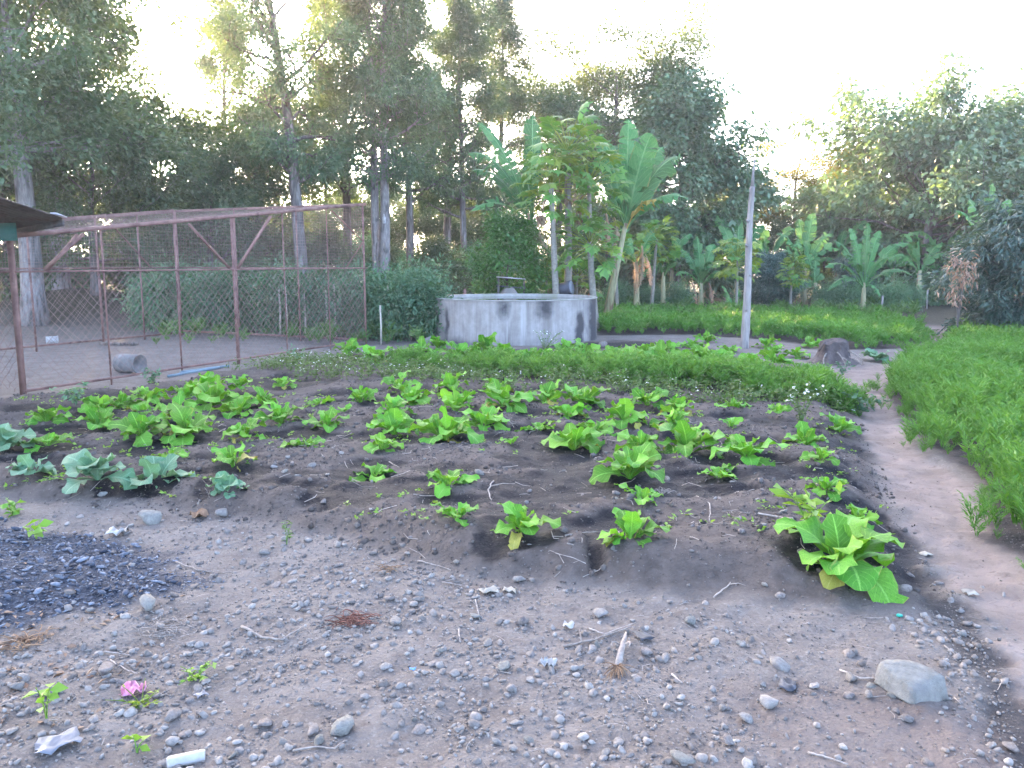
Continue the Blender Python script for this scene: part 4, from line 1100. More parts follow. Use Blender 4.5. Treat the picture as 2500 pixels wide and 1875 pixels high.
def crop(name, px, py, wpx, kind, label, cat, group, seed):
    rg = random.Random(seed)
    p = G(px, py)
    rad = wpx / 2 * p[1] / FPX * (1.0 if kind == 'c' else 1.12 if py > 900 else 1.4)
    o = thing(name, p - np.array((0, 0, .01)), label, cat, group, rg.random() * 6.28)
    if kind == 'c': spec = [('cablow', 5, 1.1), ('cab', 7, 1.15), ('cabup', 4, 1.0)]
    elif kind == 'f': spec = [('flat', 6, 1.1), ('mid', 4, .85), ('up', 2, .55)]
    elif kind == 'u': spec = [('mid', 6, 1.12), ('up', 4, 1.15), ('low', 3, 1.05)]
    elif kind == 's': spec = [('mid', 4, 1.2), ('up', 2, .9)]
    elif kind == 'b': spec = [('low', 5, 1.15), ('mid', 8, 1.18), ('up', 3, .95)]
    else: spec = [('low', 4, 1.1), ('mid', 6, 1.12), ('up', 3, .9)]
    a = rg.random() * 6.28
    if kind in 'mbu' and rg.random() < .55: spec = spec + [('old', rg.randrange(1, 3), 1.0)]
    for key, n, ln in spec:
        for i in range(n):
            a += 2.4 + rg.gauss(0, .25)
            lf = link('leaf', LV[key, rg.randrange(4)], o)
            L = rad * ln * rg.uniform(.68, 1.15)
            wd = rg.uniform(.8, 1.3)
            lf.scale = (L, L * wd, L * rg.uniform(.85, 1.1)); lf.rotation_euler = (rg.gauss(0, .28), rg.gauss(0, .2), a)
            lf.location = (math.cos(a) * .015, math.sin(a) * .015, 0)
    return o
ORD = ['first', 'second', 'third', 'fourth', 'fifth', 'sixth', 'seventh', 'eighth', 'ninth', 'tenth', 'eleventh', 'twelfth', 'thirteenth', 'fourteenth', 'fifteenth', 'sixteenth', 'seventeenth', 'eighteenth', 'nineteenth', 'twentieth', 'twenty-first', 'twenty-second', 'twenty-third', 'twenty-fourth']
LOOK = {'f': 'flat-leaved', 'm': 'leafy', 'u': 'upright', 's': 'tiny', 'b': 'big frilly'}
sd = 0
for rname, pls in ROWS:
    pls = sorted(pls)
    for i, (px, py, wp, kd) in enumerate(pls):
        sd += 1
        lab = '%s green mustard plant, %s from the left in the %s' % (LOOK[kd], ORD[i], rname)
        if (px, py) == (2055, 1390): lab = 'largest mustard plant, nearest the viewer at the corner by the path'
        if (px, py) == (1538, 1318): lab = 'upright mustard plant alone at the bed edge, third from left in front row'
        crop('mustard_plant', px, py, wp, kd, lab, 'vegetable plant', 'mustard plants in the beds', sd)
for i, (px, py, wp, lab) in enumerate(CABBAGES):
    crop('cabbage_plant', px, py, wp, 'c', lab, 'cabbage', 'cabbages in the beds', 500 + i)

# ------------------------------------------------------------------ feathery beds
def inside_pts(poly, dens, rng, jitter=.12):
    P = np.array(poly); lo, hi = P.min(0) - .25, P.max(0) + .25; n = int((hi - lo).prod() * dens)
    q = lo + rng.random((n, 2)) * (hi - lo)
    d = sdf_poly(q[:, 0], q[:, 1], poly) + (fbm(q[:, 0] * 2.5, q[:, 1] * 2.5, 3, 90) - .5) * .75
    return q[d < .14], d[d < .14] - .14

def feather(fr, leaf, spread, seed, nleaf):
    """a plant of feathery fronds: leaflet P, D, L (unit height)"""
    rg = np.random.default_rng(seed); P = []; D = []; L = []
    for f in range(fr):
        az = f * 2.4 + rg.normal(0, .3); lean = spread * rg.uniform(.3, 1.1); h = rg.uniform(.65, 1.05)
        c = bez(np.zeros(3), np.array((math.cos(az) * lean * .3, math.sin(az) * lean * .3, h * .75)), np.array((math.cos(az) * lean, math.sin(az) * lean, h)), nleaf + 2)
        t = np.gradient(c, axis=0)
        for k in range(1, nleaf + 2):
            u = k / (nleaf + 1)
            if u < .3: 
                P.append(c[k]); D.append(t[k]); L.append(.22); continue
            for s in (-1, 1):
                sdv = np.array((-math.sin(az) * s, math.cos(az) * s, .25)); P.append(c[k]); D.append(sdv * .8 + t[k] / np.linalg.norm(t[k]) * .7 + rg.normal(0, .25, 3)); L.append(leaf * (1.25 - u * .7) * rg.uniform(.7, 1.3))
    D = np.array(D); D /= np.linalg.norm(D, axis=1)[:, None]
    return np.array(P), D, np.array(L)

def feather_bed(name, label, poly, dens, hgt, proto, mat, seed, ar=.22, cat=None):
    rng = np.random.default_rng(seed)
    q, d = inside_pts(poly, dens, rng)
    z = height(q[:, 0], q[:, 1])
    protos = [feather(*proto, k) if False else feather(proto[0], proto[1], proto[2], k, proto[3]) for k in range(5)]
    mb = MB()
    sc = hgt * rng.uniform(.45, 1.3, len(q)) * (.35 + .65 * sst(0, .35, -d)) * (.75 + .5 * fbm(q[:, 0] * .9, q[:, 1] * .9, 2, 17))
    az = rng.random(len(q)) * 6.28; pick = rng.integers(0, 5, len(q)); tone = fbm(q[:, 0] * 1.1, q[:, 1] * 1.1, 3, 33)
    for k in range(5):
        ids = np.where(pick == k)[0]
        P, D, L = protos[k]
        ca, sa = np.cos(az[ids]), np.sin(az[ids])
        def rot(A): return np.stack([ca[:, None] * A[None, :, 0] - sa[:, None] * A[None, :, 1], sa[:, None] * A[None, :, 0] + ca[:, None] * A[None, :, 1], np.broadcast_to(A[None, :, 2], (len(ids), len(A)))], -1)
        PP_ = rot(P) * sc[ids][:, None, None]; PP_[..., 0] += q[ids, 0][:, None]; PP_[..., 1] += q[ids, 1][:, None]; PP_[..., 2] += z[ids][:, None]
        DD = rot(D); LL = L[None, :] * sc[ids][:, None]
        var = np.clip((tone[ids] - .3) * 1.6, 0, 1)[:, None] * .6 + .4 * rng.random(LL.shape)
        leafq(mb, PP_.reshape(-1, 3), DD.reshape(-1, 3), LL.ravel(), LL.ravel() * ar, rng, .1, .6, var.ravel())
    o = mb.obj(name, M[mat], None, False)
    return tag(o, label, cat, None, 'stuff')
feather_bed('carrot_tops', 'dense bright green feathery carrot tops filling the bed right of the path', POLY_CARROT_R, 72, .32, (7, .27, .55, 9), 'carrot', 1, .17)
feather_bed('carrot_tops', 'dense strip of dark green feathery carrot tops across the middle of the garden', POLY_CARROT_MID, 150, .21, (7, .36, .5, 6), 'carrot_dark', 2, .22)
feather_bed('carrot_tops', 'long far bed of feathery green carrot tops right of the water tank', POLY_CARROT_FAR, 30, .30, (7, .40, .5, 4), 'carrot', 3, .26)
feather_bed('carrot_tops', 'small far patch of green carrot tops right of the path end', POLY_CARROT_SMALL, 36, .28, (7, .40, .5, 4), 'carrot', 4, .26)
feather_bed('weed_patch', 'rough low greenery growing along the woodland edge', POLY_GREEN_FAR, 3, .35, (7, .45, .6, 4), 'weed', 6, .3)

def flower_bed():
    rng = np.random.default_rng(7)
    q, d = inside_pts(POLY_FLOWER, 95, rng); n = len(q); z = height(q[:, 0], q[:, 1])
    mb = MB(); k = 9; h = rng.uniform(.08, .19, n)
    t = rng.random((n, k)) ** .7
    P = np.stack([q[:, 0][:, None] + rng.normal(0, .05, (n, k)) * (t + .3), q[:, 1][:, None] + rng.normal(0, .05, (n, k)) * (t + .3), z[:, None] + h[:, None] * t], -1).reshape(-1, 3)
    D = rng.normal(0, 1, (n * k, 3)); D[:, 2] = np.abs(D[:, 2]) * .3 + .1
    leafq(mb, P, D, rng.uniform(.035, .07, n * k), rng.uniform(.016, .03, n * k), rng, .1)
    leafq(mb, np.stack([q[:, 0], q[:, 1], z], 1), np.stack([rng.normal(0, .1, n), rng.normal(0, .1, n), np.ones(n)], 1), h, .008, rng, 0)
    o = mb.obj('flowering_weeds', M['weed'], None, False); tag(o, 'strip of pale low weeds dotted with tiny white flowers beside the carrot strip', None, None, 'stuff')
    mb = MB(); s = (rng.random(n) < .16) & (sdf_poly(q[:, 0], q[:, 1], POLY_CARROT_MID) > .05); m_ = s.sum(); rep = 3
    P = np.repeat(np.stack([q[s, 0], q[s, 1], z[s] + h[s] * 1.02], 1), rep, 0) + rng.normal(0, .014, (m_ * rep, 3))
    D = rng.normal(0, 1, (m_ * rep, 3)); D[:, 2] = .1
    leafq(mb, P, D, .024, .020, rng, 0, 1.5)
    f = mb.obj('flower_head', M['petal'], o, False); f['kind'] = 'stuff'
flower_bed()

# white-flowered plant and other single weeds in the bed
def weed(name, px, py, hgt, rad, n, L, W, mat, label, cat='weed', flowers=0, seed=0, group=None, stems=5):
    rng = np.random.default_rng(seed + 900); p = G(px, py)
    o = thing(name, p, label, cat, group)
    mb = MB()
    tips = []
    for i in range(stems):
        a = i * 2.4 + rng.normal(0, .3); e = np.array((math.cos(a) * rad * rng.uniform(.3, 1), math.sin(a) * rad * rng.uniform(.3, 1), hgt * rng.uniform(.65, 1.05)))
        c = bez(np.array((0, 0, -.01)), np.array((e[0] * .2, e[1] * .2, e[2] * .7)), e, 6); mb.tube(c, np.linspace(.0035, .0015, 6) * max(1, hgt * 4), 3, False, .8); tips.append(c)
    mb.obj('stem', M[mat], o)
    mb = MB(); ii = rng.integers(0, stems, n); tt = rng.uniform(.15, 1, n)
    P = np.array([[np.interp(tt[k], np.linspace(0, 1, 6), tips[ii[k]][:, c]) for c in range(3)] for k in range(n)])
    D = rng.normal(0, 1, (n, 3)); D[:, 2] = D[:, 2] * .3 + .15
    leafq(mb, P, D, L * rng.uniform(.6, 1.2, n), W * rng.uniform(.7, 1.2, n), rng, .2)
    f = mb.obj('foliage', M[mat], o, False); f['kind'] = 'stuff'
    if flowers:
        mb = MB(); P = np.array([tips[k % stems][-1 - (k // stems) % 2] for k in range(flowers)]) + rng.normal(0, .018, (flowers, 3))
        leafq(mb, P, rng.normal(0, 1, (flowers, 3)) * (1, 1, .6), .03, .026, rng, 0)
        f = mb.obj('flowers', M['petal'], o, False); f['kind'] = 'stuff'
    return o
weed('flowering_plant', 1955, 1042, .36, .20, 130, .05, .022, 'weed', 'white-flowered grey-green plant at the right end of the mustard bed', 'plant', 34, 1, None, 8)
weed('nightshade_weed', 1972, 1296, .26, .22, 40, .11, .05, 'seedling', 'bushy broad-leaved weed just behind the largest mustard plant', 'weed', 0, 2)
weed('tank_weed', 1330, 868, .42, .4, 260, .035, .018, 'weed', 'thin tall weed growing against the front wall of the water tank', 'weed', 20, 3, None, 9)
weed('leafy_weed', 2100, 1012, .26, .35, 120, .07, .04, 'tomato', 'low dark leafy clump where the flowering strip meets the path', 'weed', 0, 4, None, 8)
weed('leafy_weed', 2055, 918, .22, .18, 60, .06, .03, 'tomato', 'small grey-green weed in front of the earthen stump', 'weed', 0, 5)
weed('wilted_seedling', 90, 1318, .13, .07, 10, .085, .06, 'seedling', 'wilted pale green seedling rising out of the black ash', 'weed', 0, 6, None, 3)
weed('leafy_weed', 30, 1260, .12, .12, 24, .06, .04, 'seedling', 'low pale green weed at the left edge above the ash', 'weed', 0, 7)
weed('leafy_weed', 700, 1330, .13, .05, 30, .035, .012, 'weed', 'little spiky grey-green weed on the gravel below the bed', 'weed', 0, 8, None, 2)
weed('seedling', 115, 1760, .15, .05, 10, .055, .042, 'seedling', 'bright green upright seedling among stones at bottom left', 'seedling', 0, 9, None, 3)
weed('seedling', 335, 1836, .06, .03, 6, .045, .038, 'seedling', 'tiny bright green seedling near the bottom edge, left of centre', 'seedling', 0, 10, None, 2)
weed('creeping_weed', 480, 1655, .05, .14, 46, .026, .018, 'seedling', 'flat creeping pale green weed between stones, lower left', 'weed', 0, 11, None, 8)
weed('creeping_weed', 345, 1725, .05, .14, 36, .026, .016, 'papaya_y', 'yellowish creeping weed below the pink wrapper', 'weed', 0, 12, None, 8)
weed('creeping_weed', 150, 1180, .07, .14, 40, .04, .026, 'seedling', 'low creeping weeds under the cabbages in the left corner', 'weed', 0, 13, None, 8)
weed('leafy_weed', 375, 938, .22, .22, 60, .07, .04, 'tomato', 'dark leafy weed at the cage edge left of the grey pipe lengths', 'weed', 0, 14)
weed('leafy_weed', 185, 985, .20, .28, 80, .06, .03, 'tomato', 'dark low weed along the cage foot above the mustard rows', 'weed', 0, 15)
weed('leafy_weed', 725, 888, .25, .25, 70, .06, .03, 'tomato', 'small leafy weed at the cage foot beside the flowering strip', 'weed', 0, 16)

def sprouts():
    rng = np.random.default_rng(12); n0 = 1500
    q = np.stack([rng.uniform(-6, 4.2, n0), rng.uniform(4.3, 10.5, n0)], 1)
    ok = (sdf_poly(q[:, 0], q[:, 1], POLY_BED) < -.1) & (fbm(q[:, 0] * 1.3, q[:, 1] * 1.3, 2, 66) > .52); q = q[ok]; n = len(q)
    z = height(q[:, 0], q[:, 1]); k = 5; mb = MB()
    P = np.repeat(np.stack([q[:, 0], q[:, 1], z + .012], 1), k, 0) + rng.normal(0, .014, (n * k, 3)) * (1, 1, .4)
    D = rng.normal(0, 1, (n * k, 3)); D[:, 2] = .35
    leafq(mb, P, D, rng.uniform(.02, .045, n * k), rng.uniform(.012, .022, n * k), rng)
    tag(mb.obj('weed_sprouts', M['seedling'], None, False), 'tiny weed sprouts scattered over the tilled soil', None, None, 'stuff')
sprouts()

# ------------------------------------------------------------------ staked tomato hedge
def tomato_mesh(seed):
    rng = np.random.default_rng(seed); mb = MB(); sb = MB(); n = 2600
    stems = []
    for i in range(9):
        a = rng.random() * 6.28; e = np.array((math.cos(a) * rng.uniform(.1, .5), math.sin(a) * rng.uniform(.1, .45), rng.uniform(.75, 1.25)))
        c = bez(np.array((0, 0, -.05)), np.array((e[0] * .3, e[1] * .3, e[2] * .8)), e, 7); sb.tube(c, np.linspace(.014, .004, 7), 4, False); stems.append(c)
    ii = rng.integers(0, 9, n); tt = rng.uniform(.08, 1, n) ** .8
    P = np.array([[np.interp(tt[k], np.linspace(0, 1, 7), stems[ii[k]][:, c]) for c in range(3)] for k in range(n)])
    off = rng.normal(0, .13, (n, 3)); P = P + off; P[:, 2] = np.abs(P[:, 2])
    D = off * 5 + rng.normal(0, .5, (n, 3)); D[:, 2] -= .2
    leafq(mb, P, D, .10 * rng.uniform(.5, 1.3, n), .035 * rng.uniform(.6, 1.3, n), rng, .2)
    return mb.mesh('foliage', M['tomato'], False), sb.mesh('stem', M['weed'])
TM = [tomato_mesh(s) for s in range(4)]
rng = np.random.default_rng(31)
hedge = []
for row, (y0, y1) in enumerate(((17.4, 20.2), (18.5, 21.2))):
    for i in range(15):
        f = i / 14
        px = 1035 - f * 690; hedge.append((px + rng.uniform(-12, 12), 17.0 + row * .95 + f * 2.6))
for i in range(9): hedge.append((1490 + i * 22 + rng.uniform(-8, 8), 27.0 + rng.uniform(-.4, .8)))
for i in range(7): hedge.append((2000 + i * 40, 27.5 + rng.uniform(-.6, .8)))
for i, (px, Yd) in enumerate(hedge):
    x = at(px, 700, Yd)[0]
    if px < 1100: lab, gr = 'bushy grey-green tomato plant, %s from the tank in the %s hedge row' % (ORD[i % 15], 'near' if i < 15 else 'far'), 'tomato plants of the staked hedge'
    elif px < 1800: lab, gr = 'bushy grey-green plant at the foot of the bananas right of the tank', 'bushy plants under the bananas'
    else: lab, gr = 'low dark bushy plant along the wood edge near the path end', 'bushy plants by the path end'
    o = thing('tomato_plant', (x, Yd, hz(x, Yd)), lab, 'plant', gr, rng.random() * 6.28, rng.uniform(.92, 1.25) if px < 1100 else rng.uniform(.55, .8) if px < 1900 else rng.uniform(.6, .9))
    a, b = TM[i % 4]; f = link('foliage', a, o); f['kind'] = 'stuff'; link('stem', b, o)
STK = [(1001, 690, 730, 17.4, 'pale stake standing above the hedge close to the tank'), (947, 692, 730, 17.2, 'pale stake in the hedge right of the cage corner'), (928, 745, 800, 16.4, 'short pale stake low in the hedge beside the cage'),
       (681, 702, 745, 17.8, 'pale stake in the hedge seen through the cage, near its right post'), (697, 700, 770, 17.7, 'taller of two pale stakes seen through the cage mesh'), (815, 690, 720, 17.6, 'pale stake behind the right end of the cage'), (795, 708, 735, 17.6, 'short pale stake just left of another behind the cage'),
       (742, 715, 728, 17.7, 'stub of pale stake in the middle of the caged hedge'), (422, 705, 742, 19.6, 'pale stake at the left end of the hedge seen through the cage')]
for px, y0, y1, Yd, lab in STK:
    a, b = at(px, y0, Yd), at(px + 1, y1, Yd); b[2] = hz(b[0], b[1]) - .05
    mb = MB(); mb.tube(np.array([b, (a + b) / 2 + (.01, 0, 0), a]) - b, [.022, .02, .018], 6)
    o = mb.obj('stake', M['stake']); o.location = b; tag(o, lab, 'stake', 'stakes of the tomato hedge')
a = at(1135, 705, 20); b = a.copy(); b[2] = hz(b[0], b[1]) - .05
mb = MB(); mb.tube(np.array([b, a]) - b, .035, 8); o = mb.obj('pipe_post', M['rust']); o.location = b; tag(o, 'short rusty red pipe post behind the left rim of the tank', 'post')
for px, Yd, y0, lab in ((2265, 29, 708, 'thin pale stake near the far end of the path'), (2195, 28, 712, 'thin grey stake right of the lone banana'), (2155, 24.6, 722, 'thick short stake just right of the lone banana stem')):
    a = at(px, y0, Yd); b = a.copy(); b[2] = hz(b[0], b[1]) - .05
    mb = MB(); mb.tube(np.array([b, a]) - b, .03, 6); o = mb.obj('stake', M['pole']); o.location = b; tag(o, lab, 'stake')

# ------------------------------------------------------------------ stones, gravel, clods
import bmesh
def ico(sub):
    bm = bmesh.new(); bmesh.ops.create_icosphere(bm, subdivisions=sub, radius=1.0)
    V = np.array([v.co[:] for v in bm.verts]); F = np.array([[v.index for v in f.verts] for f in bm.faces]); bm.free()
    return V, F
ICO1, ICO2, ICO3 = ico(1), ico(2), ico(3)
OCT = (np.array([(1, 0, 0), (-1, 0, 0), (.1, 1, .1), (0, -1, -.1), (.15, .1, 1), (0, 0, -1.)]), np.array([(0, 2, 4), (2, 1, 4), (1, 3, 4), (3, 0, 4), (2, 0, 5), (1, 2, 5), (3, 1, 5), (0, 3, 5)]))

def rock_shape(seed, base, cuts=9, flat=.62, rough=.10):
    rng = np.random.default_rng(seed); V, F = base; V = V.copy()
    for _ in range(cuts):
        d = rng.normal(0, 1, 3); d /= np.linalg.norm(d); h = rng.uniform(.42, .80)
        k = V @ d; V = V - np.maximum(k - h, 0)[:, None] * d * .92
    a = rng.normal(0, 1, (3, 3)) * 2.2
    V = V * (1 + rough * (np.sin(V @ a[0] + 1) * np.sin(V @ a[1]) + .5 * np.sin(V @ a[2] * 2.3)))[:, None]
    V = V * np.array((1, rng.uniform(.6, .95), flat * rng.uniform(.75, 1.25)))
    return V, F
ROCK = [rock_shape(i, ICO2, cuts=13, flat=.55, rough=.13) for i in range(10)]
def rock_mesh(i, mat):
    mb = MB(); mb.add(*ROCK[i]); return mb.mesh('stone', M[mat], i % 3 == 0)
RM = {(i, m_): rock_mesh(i, m_) for i in range(10) for m_ in ('stone', 'stone_pale', 'clod')}

def stone(px, py, wpx, label, mat='stone', idx=None, sc=(1, 1, 1), rz=None, group=None, cat='stone', mesh=None, sink=.25):
    """wpx: width in the photograph; py: its foot"""
    global _sn
    _sn += 1
    rg = random.Random(_sn * 7)
    p = G(px, py); r = wpx / 2 * p[1] / FPX
    me = mesh or RM[idx if idx is not None else rg.randrange(10), mat]
    o = link('stone', me)
    s = np.array(sc) * r; o.scale = s
    o.location = (p[0], p[1] + r * .4, p[2] + s[2] * .62 * (1 - 2 * sink))
    o.rotation_euler = (rg.gauss(0, .15), rg.gauss(0, .15), rz if rz is not None else rg.random() * 6.28)
    return tag(o, label, cat, group)
_sn = 0

def slab_mesh():
    rng = np.random.default_rng(4); V, F = ICO3; V = V.copy()
    for d, h in (((0, -.25, 1), .32), ((0, 0, -1), .3), ((.75, -.6, .3), .55), ((-.7, -.7, .1), .6), ((-.9, .3, .2), .8), ((.5, .8, .3), .62), ((-.3, .9, .3), .6), ((.9, .2, .4), .78)):
        d = np.array(d); d = d / np.linalg.norm(d); k = V @ d; V = V - np.maximum(k - h, 0)[:, None] * d
    V *= (1 + .035 * np.sin(V @ np.array((7, 3, 5.))) + .02 * np.sin(V @ np.array((-11, 13, 4.))))[:, None]
    mb = MB(); mb.add(V, F); return mb.mesh('stone', M['stone_pale'], False)
stone(2242, 1706, 205, 'large pale angular slab of stone, biggest on the right foreground', mesh=slab_mesh(), sc=(1.0, .72, .95), rz=-.45, sink=.30)
SPEC = [(365, 1282, 78, 'pale humped stone on the far edge of the black ash', 'stone_pale'), (355, 1490, 92, 'pale blocky stone resting against the near side of the ash', 'stone_pale'), (542, 1262, 48, 'grey oval stone just under the lone small cabbage', 'stone'),
        (250, 1655, 84, 'lumpy grey clod-like rock above the pink wrapper', 'clod'), (826, 1800, 100, 'pale rounded boulder near the bottom edge, left of centre', 'stone_pale'), (775, 1822, 56, 'pale stone leaning on the left of the rounded boulder', 'stone_pale'),
        (962, 1532, 62, 'pale wedge stone beside the reddish dead fern', 'stone'), (1233, 1640, 52, 'smooth pale stone in the middle of the gravel', 'stone_pale'), (1400, 1640, 36, 'grey stone right below the crumpled white paper', 'stone'),
        (1292, 1668, 36, 'grey stone two steps right of the smooth middle stone', 'stone'), (1466, 1510, 56, 'grey squarish stone above the forked twig', 'stone'), (1690, 1528, 50, 'pale pointed stone on the bare earth under the bed', 'stone_pale'),
        (1882, 1735, 78, 'rough two-part rock left of the large pale slab', 'stone'), (1822, 1765, 46, 'brownish knobbly stone below the rough two-part rock', 'stone'), (1782, 1820, 46, 'brownish round stone near the bottom right', 'clod'),
        (1990, 1682, 40, 'narrow upright stone between the dark chip and the slab', 'stone'), (2082, 1668, 50, 'pinkish stone up against the left of the slab', 'stone'), (2075, 1705, 40, 'grey stone under the pinkish stone by the slab', 'clod'),
        (2125, 1705, 40, 'grey stone touching the lower left of the slab', 'stone'), (2178, 1705, 28, 'small tan stone at the foot of the slab', 'stone_pale'), (2215, 1765, 48, 'dull clod below the slab', 'clod'), (1668, 1872, 84, 'big pale stone cut by the bottom edge right of centre', 'stone_pale'),
        (1470, 850, 42, 'brown boulder against the right foot of the water tank', 'clod'), (1046, 838, 44, 'concrete lump at the left foot of the water tank', 'stone'), (1238, 1400, 44, 'grey pointed stone at the foot of the wet hollow', 'stone'), (1270, 1422, 40, 'grey stone beside the pointed stone under the bed', 'stone'),
        (995, 1358, 32, 'round grey stone at the foot of the bed, left of centre', 'stone'), (1580, 1402, 22, 'little grey stone halfway down the bed slope', 'stone'), (1062, 1298, 36, 'flat grey stone among dry roots below the flat mustard plant', 'stone'), (1792, 1182, 26, 'round stone in front of the small flat mustard', 'stone'),
        (1862, 1288, 28, 'grey stone left of the bushy weed', 'stone'), (2470, 1835, 60, 'brown stone in the drain at bottom right', 'clod'), (1700, 1360, 22, 'pale little stone on the bare slope', 'stone_pale'), (2222, 1412, 34, 'grey stone right below the largest mustard leaves', 'clod'),
        (250, 1212, 26, 'pale block under the spreading cabbage', 'stone_pale'), (425, 1212, 34, 'grey stone under the spreading cabbage', 'stone'), (770, 1228, 24, 'pale stone on the ledge left of the dry roots', 'stone'), (700, 1120, 22, 'round stone beside the flat mustard in the third row', 'stone'),
        (1545, 1520, 24, 'small stone right of the squarish grey stone', 'stone'), (1160, 1512, 36, 'pale flat stone up the gravel, near centre', 'stone_pale'), (1075, 1595, 30, 'pale egg-shaped stone left of centre', 'stone_pale'), (645, 1355, 38, 'long grey stone on the gravel below the bed', 'stone'),
        (1210, 1820, 44, 'squat grey stone near the bottom centre', 'stone'), (1345, 1845, 40, 'tall smooth stone standing by the bottom edge', 'stone'), (1290, 1815, 42, 'pale stone in the cluster at bottom centre', 'stone_pale'), (1255, 1835, 34, 'tan stone in the cluster at bottom centre', 'stone'),
        (1478, 1850, 46, 'smooth tapering stone at the bottom, right of the cluster', 'stone'), (120, 1700, 62, 'rounded grey stone at the left edge above the seedling', 'clod'), (40, 1690, 60, 'grey stone at the very left edge', 'stone'), (420, 1762, 70, 'lumpy earth clod under the yellowish weed', 'clod'),
        (480, 1690, 50, 'grey clod left of the creeping weed', 'clod'), (640, 1780, 60, 'broad earthy clod near bottom left', 'clod'), (560, 1640, 40, 'grey angular stone beside the creeping weed', 'stone')]
for px, py, wp, lab, mt in SPEC:
    stone(px, py, wp, lab, mt)
# the other stones of the foreground, largest first
rng = np.random.default_rng(77)
cand = []
while len(cand) < 240:
    x, y = rng.uniform(-2.7, 2.7), rng.uniform(2.45, 6.3)
    if abs(x) > y * .66: continue
    db = sdf_poly(np.array([x]), np.array([y]), POLY_BED)[0]; dp = sdf_poly(np.array([x]), np.array([y]), POLY_PATH)[0]; da = sdf_poly(np.array([x]), np.array([y]), POLY_ASH)[0]
    if dp < .12 or da < 0: continue
    dens = .9 - .42 * sst(-.3, 1.2, x) * (1 - sst(1.6, 2.1, x) * .7); dens *= .35 + .65 * (1 - sst(3.6, 4.6, y)); dens *= .45 + fbm(x * 1.3, y * 1.3, 2, 13)
    if db < 0: dens = .22
    if rng.random() > dens: continue
    cand.append((x, y, float(np.clip(rng.lognormal(-3.85, .42), .013, .048))))
for x, y, r in cand:
    mt = rng.choice(['stone', 'stone', 'stone_pale', 'clod', 'clod'])
    o = link('stone', RM[int(rng.integers(0, 10)), str(mt)])
    s = r * rng.uniform(.8, 1.2, 3); o.scale = s; o.location = (x, y, hz(x, y) + s[2] * .08); o.rotation_euler = (rng.normal(0, .3), rng.normal(0, .3), rng.random() * 6.28)
    db = sdf_poly(np.array([x]), np.array([y]), POLY_BED)[0]
    if db < 0:
        side = 'left' if x / y < -.22 else ('right' if x / y > .22 else 'middle'); dist = 'front slope' if db > -.6 else 'inner rows'
        lab, gr = 'small grey stone on the %s part of the tilled bed, %s' % (side, dist), 'stones on the tilled bed, %s %s' % (side, dist)
    else:
        side = 'left' if x / y < -.22 else ('right' if x / y > .22 else 'middle'); dist = 'near the bottom edge' if y < 3.1 else ('in the gravel' if y < 4.0 else 'below the bed slope')
        lab, gr = 'loose grey stone %s, %s of the foreground' % (dist, side), 'loose stones %s, %s' % (dist, side)
    tag(o, lab, 'stone', gr)

def scatter(name, label, n, xr, yr, keep, size, mats, base, seed, flat=.6, lift=.2, elong=1.0, parent=None):
    rng = np.random.default_rng(seed)
    q = np.stack([rng.uniform(*xr, n), rng.uniform(*yr, n)], 1)
    q = q[np.abs(q[:, 0]) < q[:, 1] * .72 + .3]
    q = q[rng.random(len(q)) < keep(q[:, 0], q[:, 1])]; n = len(q)
    z = height(q[:, 0], q[:, 1]); r = size(rng, n)
    protos = [rock_shape(200 + i, base, 6, flat, .08) for i in range(6)]
    pick = rng.integers(0, 6, n); mb = MB()
    for k in range(6):
        ids = np.where(pick == k)[0]; V, F = protos[k]; m_ = len(ids)
        a = rng.random(m_) * 6.28; tl = rng.normal(0, .35, m_); s = r[ids][:, None] * rng.uniform(.75, 1.25, (m_, 3)) * (elong, 1, 1)
        W_ = V[None] * s[:, None, :]
        X1 = W_[..., 0] * np.cos(tl)[:, None] + W_[..., 2] * np.sin(tl)[:, None]; Z1 = -W_[..., 0] * np.sin(tl)[:, None] + W_[..., 2] * np.cos(tl)[:, None]; Y1 = W_[..., 1]
        X2 = X1 * np.cos(a)[:, None] - Y1 * np.sin(a)[:, None] + q[ids, 0][:, None]; Y2 = X1 * np.sin(a)[:, None] + Y1 * np.cos(a)[:, None] + q[ids, 1][:, None]
        Z2 = Z1 + z[ids][:, None] + r[ids][:, None] * lift
        FF = (F[None] + (np.arange(m_) * len(V))[:, None, None]).reshape(-1, F.shape[1])
        mb.add(np.stack([X2, Y2, Z2], -1).reshape(-1, 3), FF, np.repeat(rng.random(m_), len(V)))
    o = mb.obj(name, mats, None, False)
    return tag(o, label, None, None, 'stuff')

def varmat(name, cols, rough=.9, spec=.2, bs=.5):
    """colour picked per piece from a few stone colours"""
    m, n, l, p = newmat(name)
    a = n.new('ShaderNodeAttribute'); a.attribute_name = 'var'
    r = n.new('ShaderNodeValToRGB'); el = r.color_ramp.elements
    while len(el) < len(cols): el.new(.5)
    for i, c in enumerate(cols): el[i].position = i / (len(cols) - 1); el[i].color = (*c, 1)
    l.new(a.outputs['Fac'], r.inputs[0])
    f = noise(n, l, 70, 4, .6, coords(n))
    col = mixc(n, l, r.outputs[0], (.55, .55, .55), ramp(n, l, f, .35, .75), 'MULTIPLY')
    x = n.new('ShaderNodeMix'); x.data_type = 'RGBA'
    l.new(col, p.inputs['Base Color']); p.inputs['Roughness'].default_value = rough; p.inputs['Specular IOR Level'].default_value = spec
    bump(n, l, p, f, bs, .004)
    return m
M['gravel'] = varmat('gravel', [(.155, .131, .112), (.21, .181, .157), (.27, .24, .21), (.195, .163, .14), (.34, .308, .268), (.23, .20, .173)])
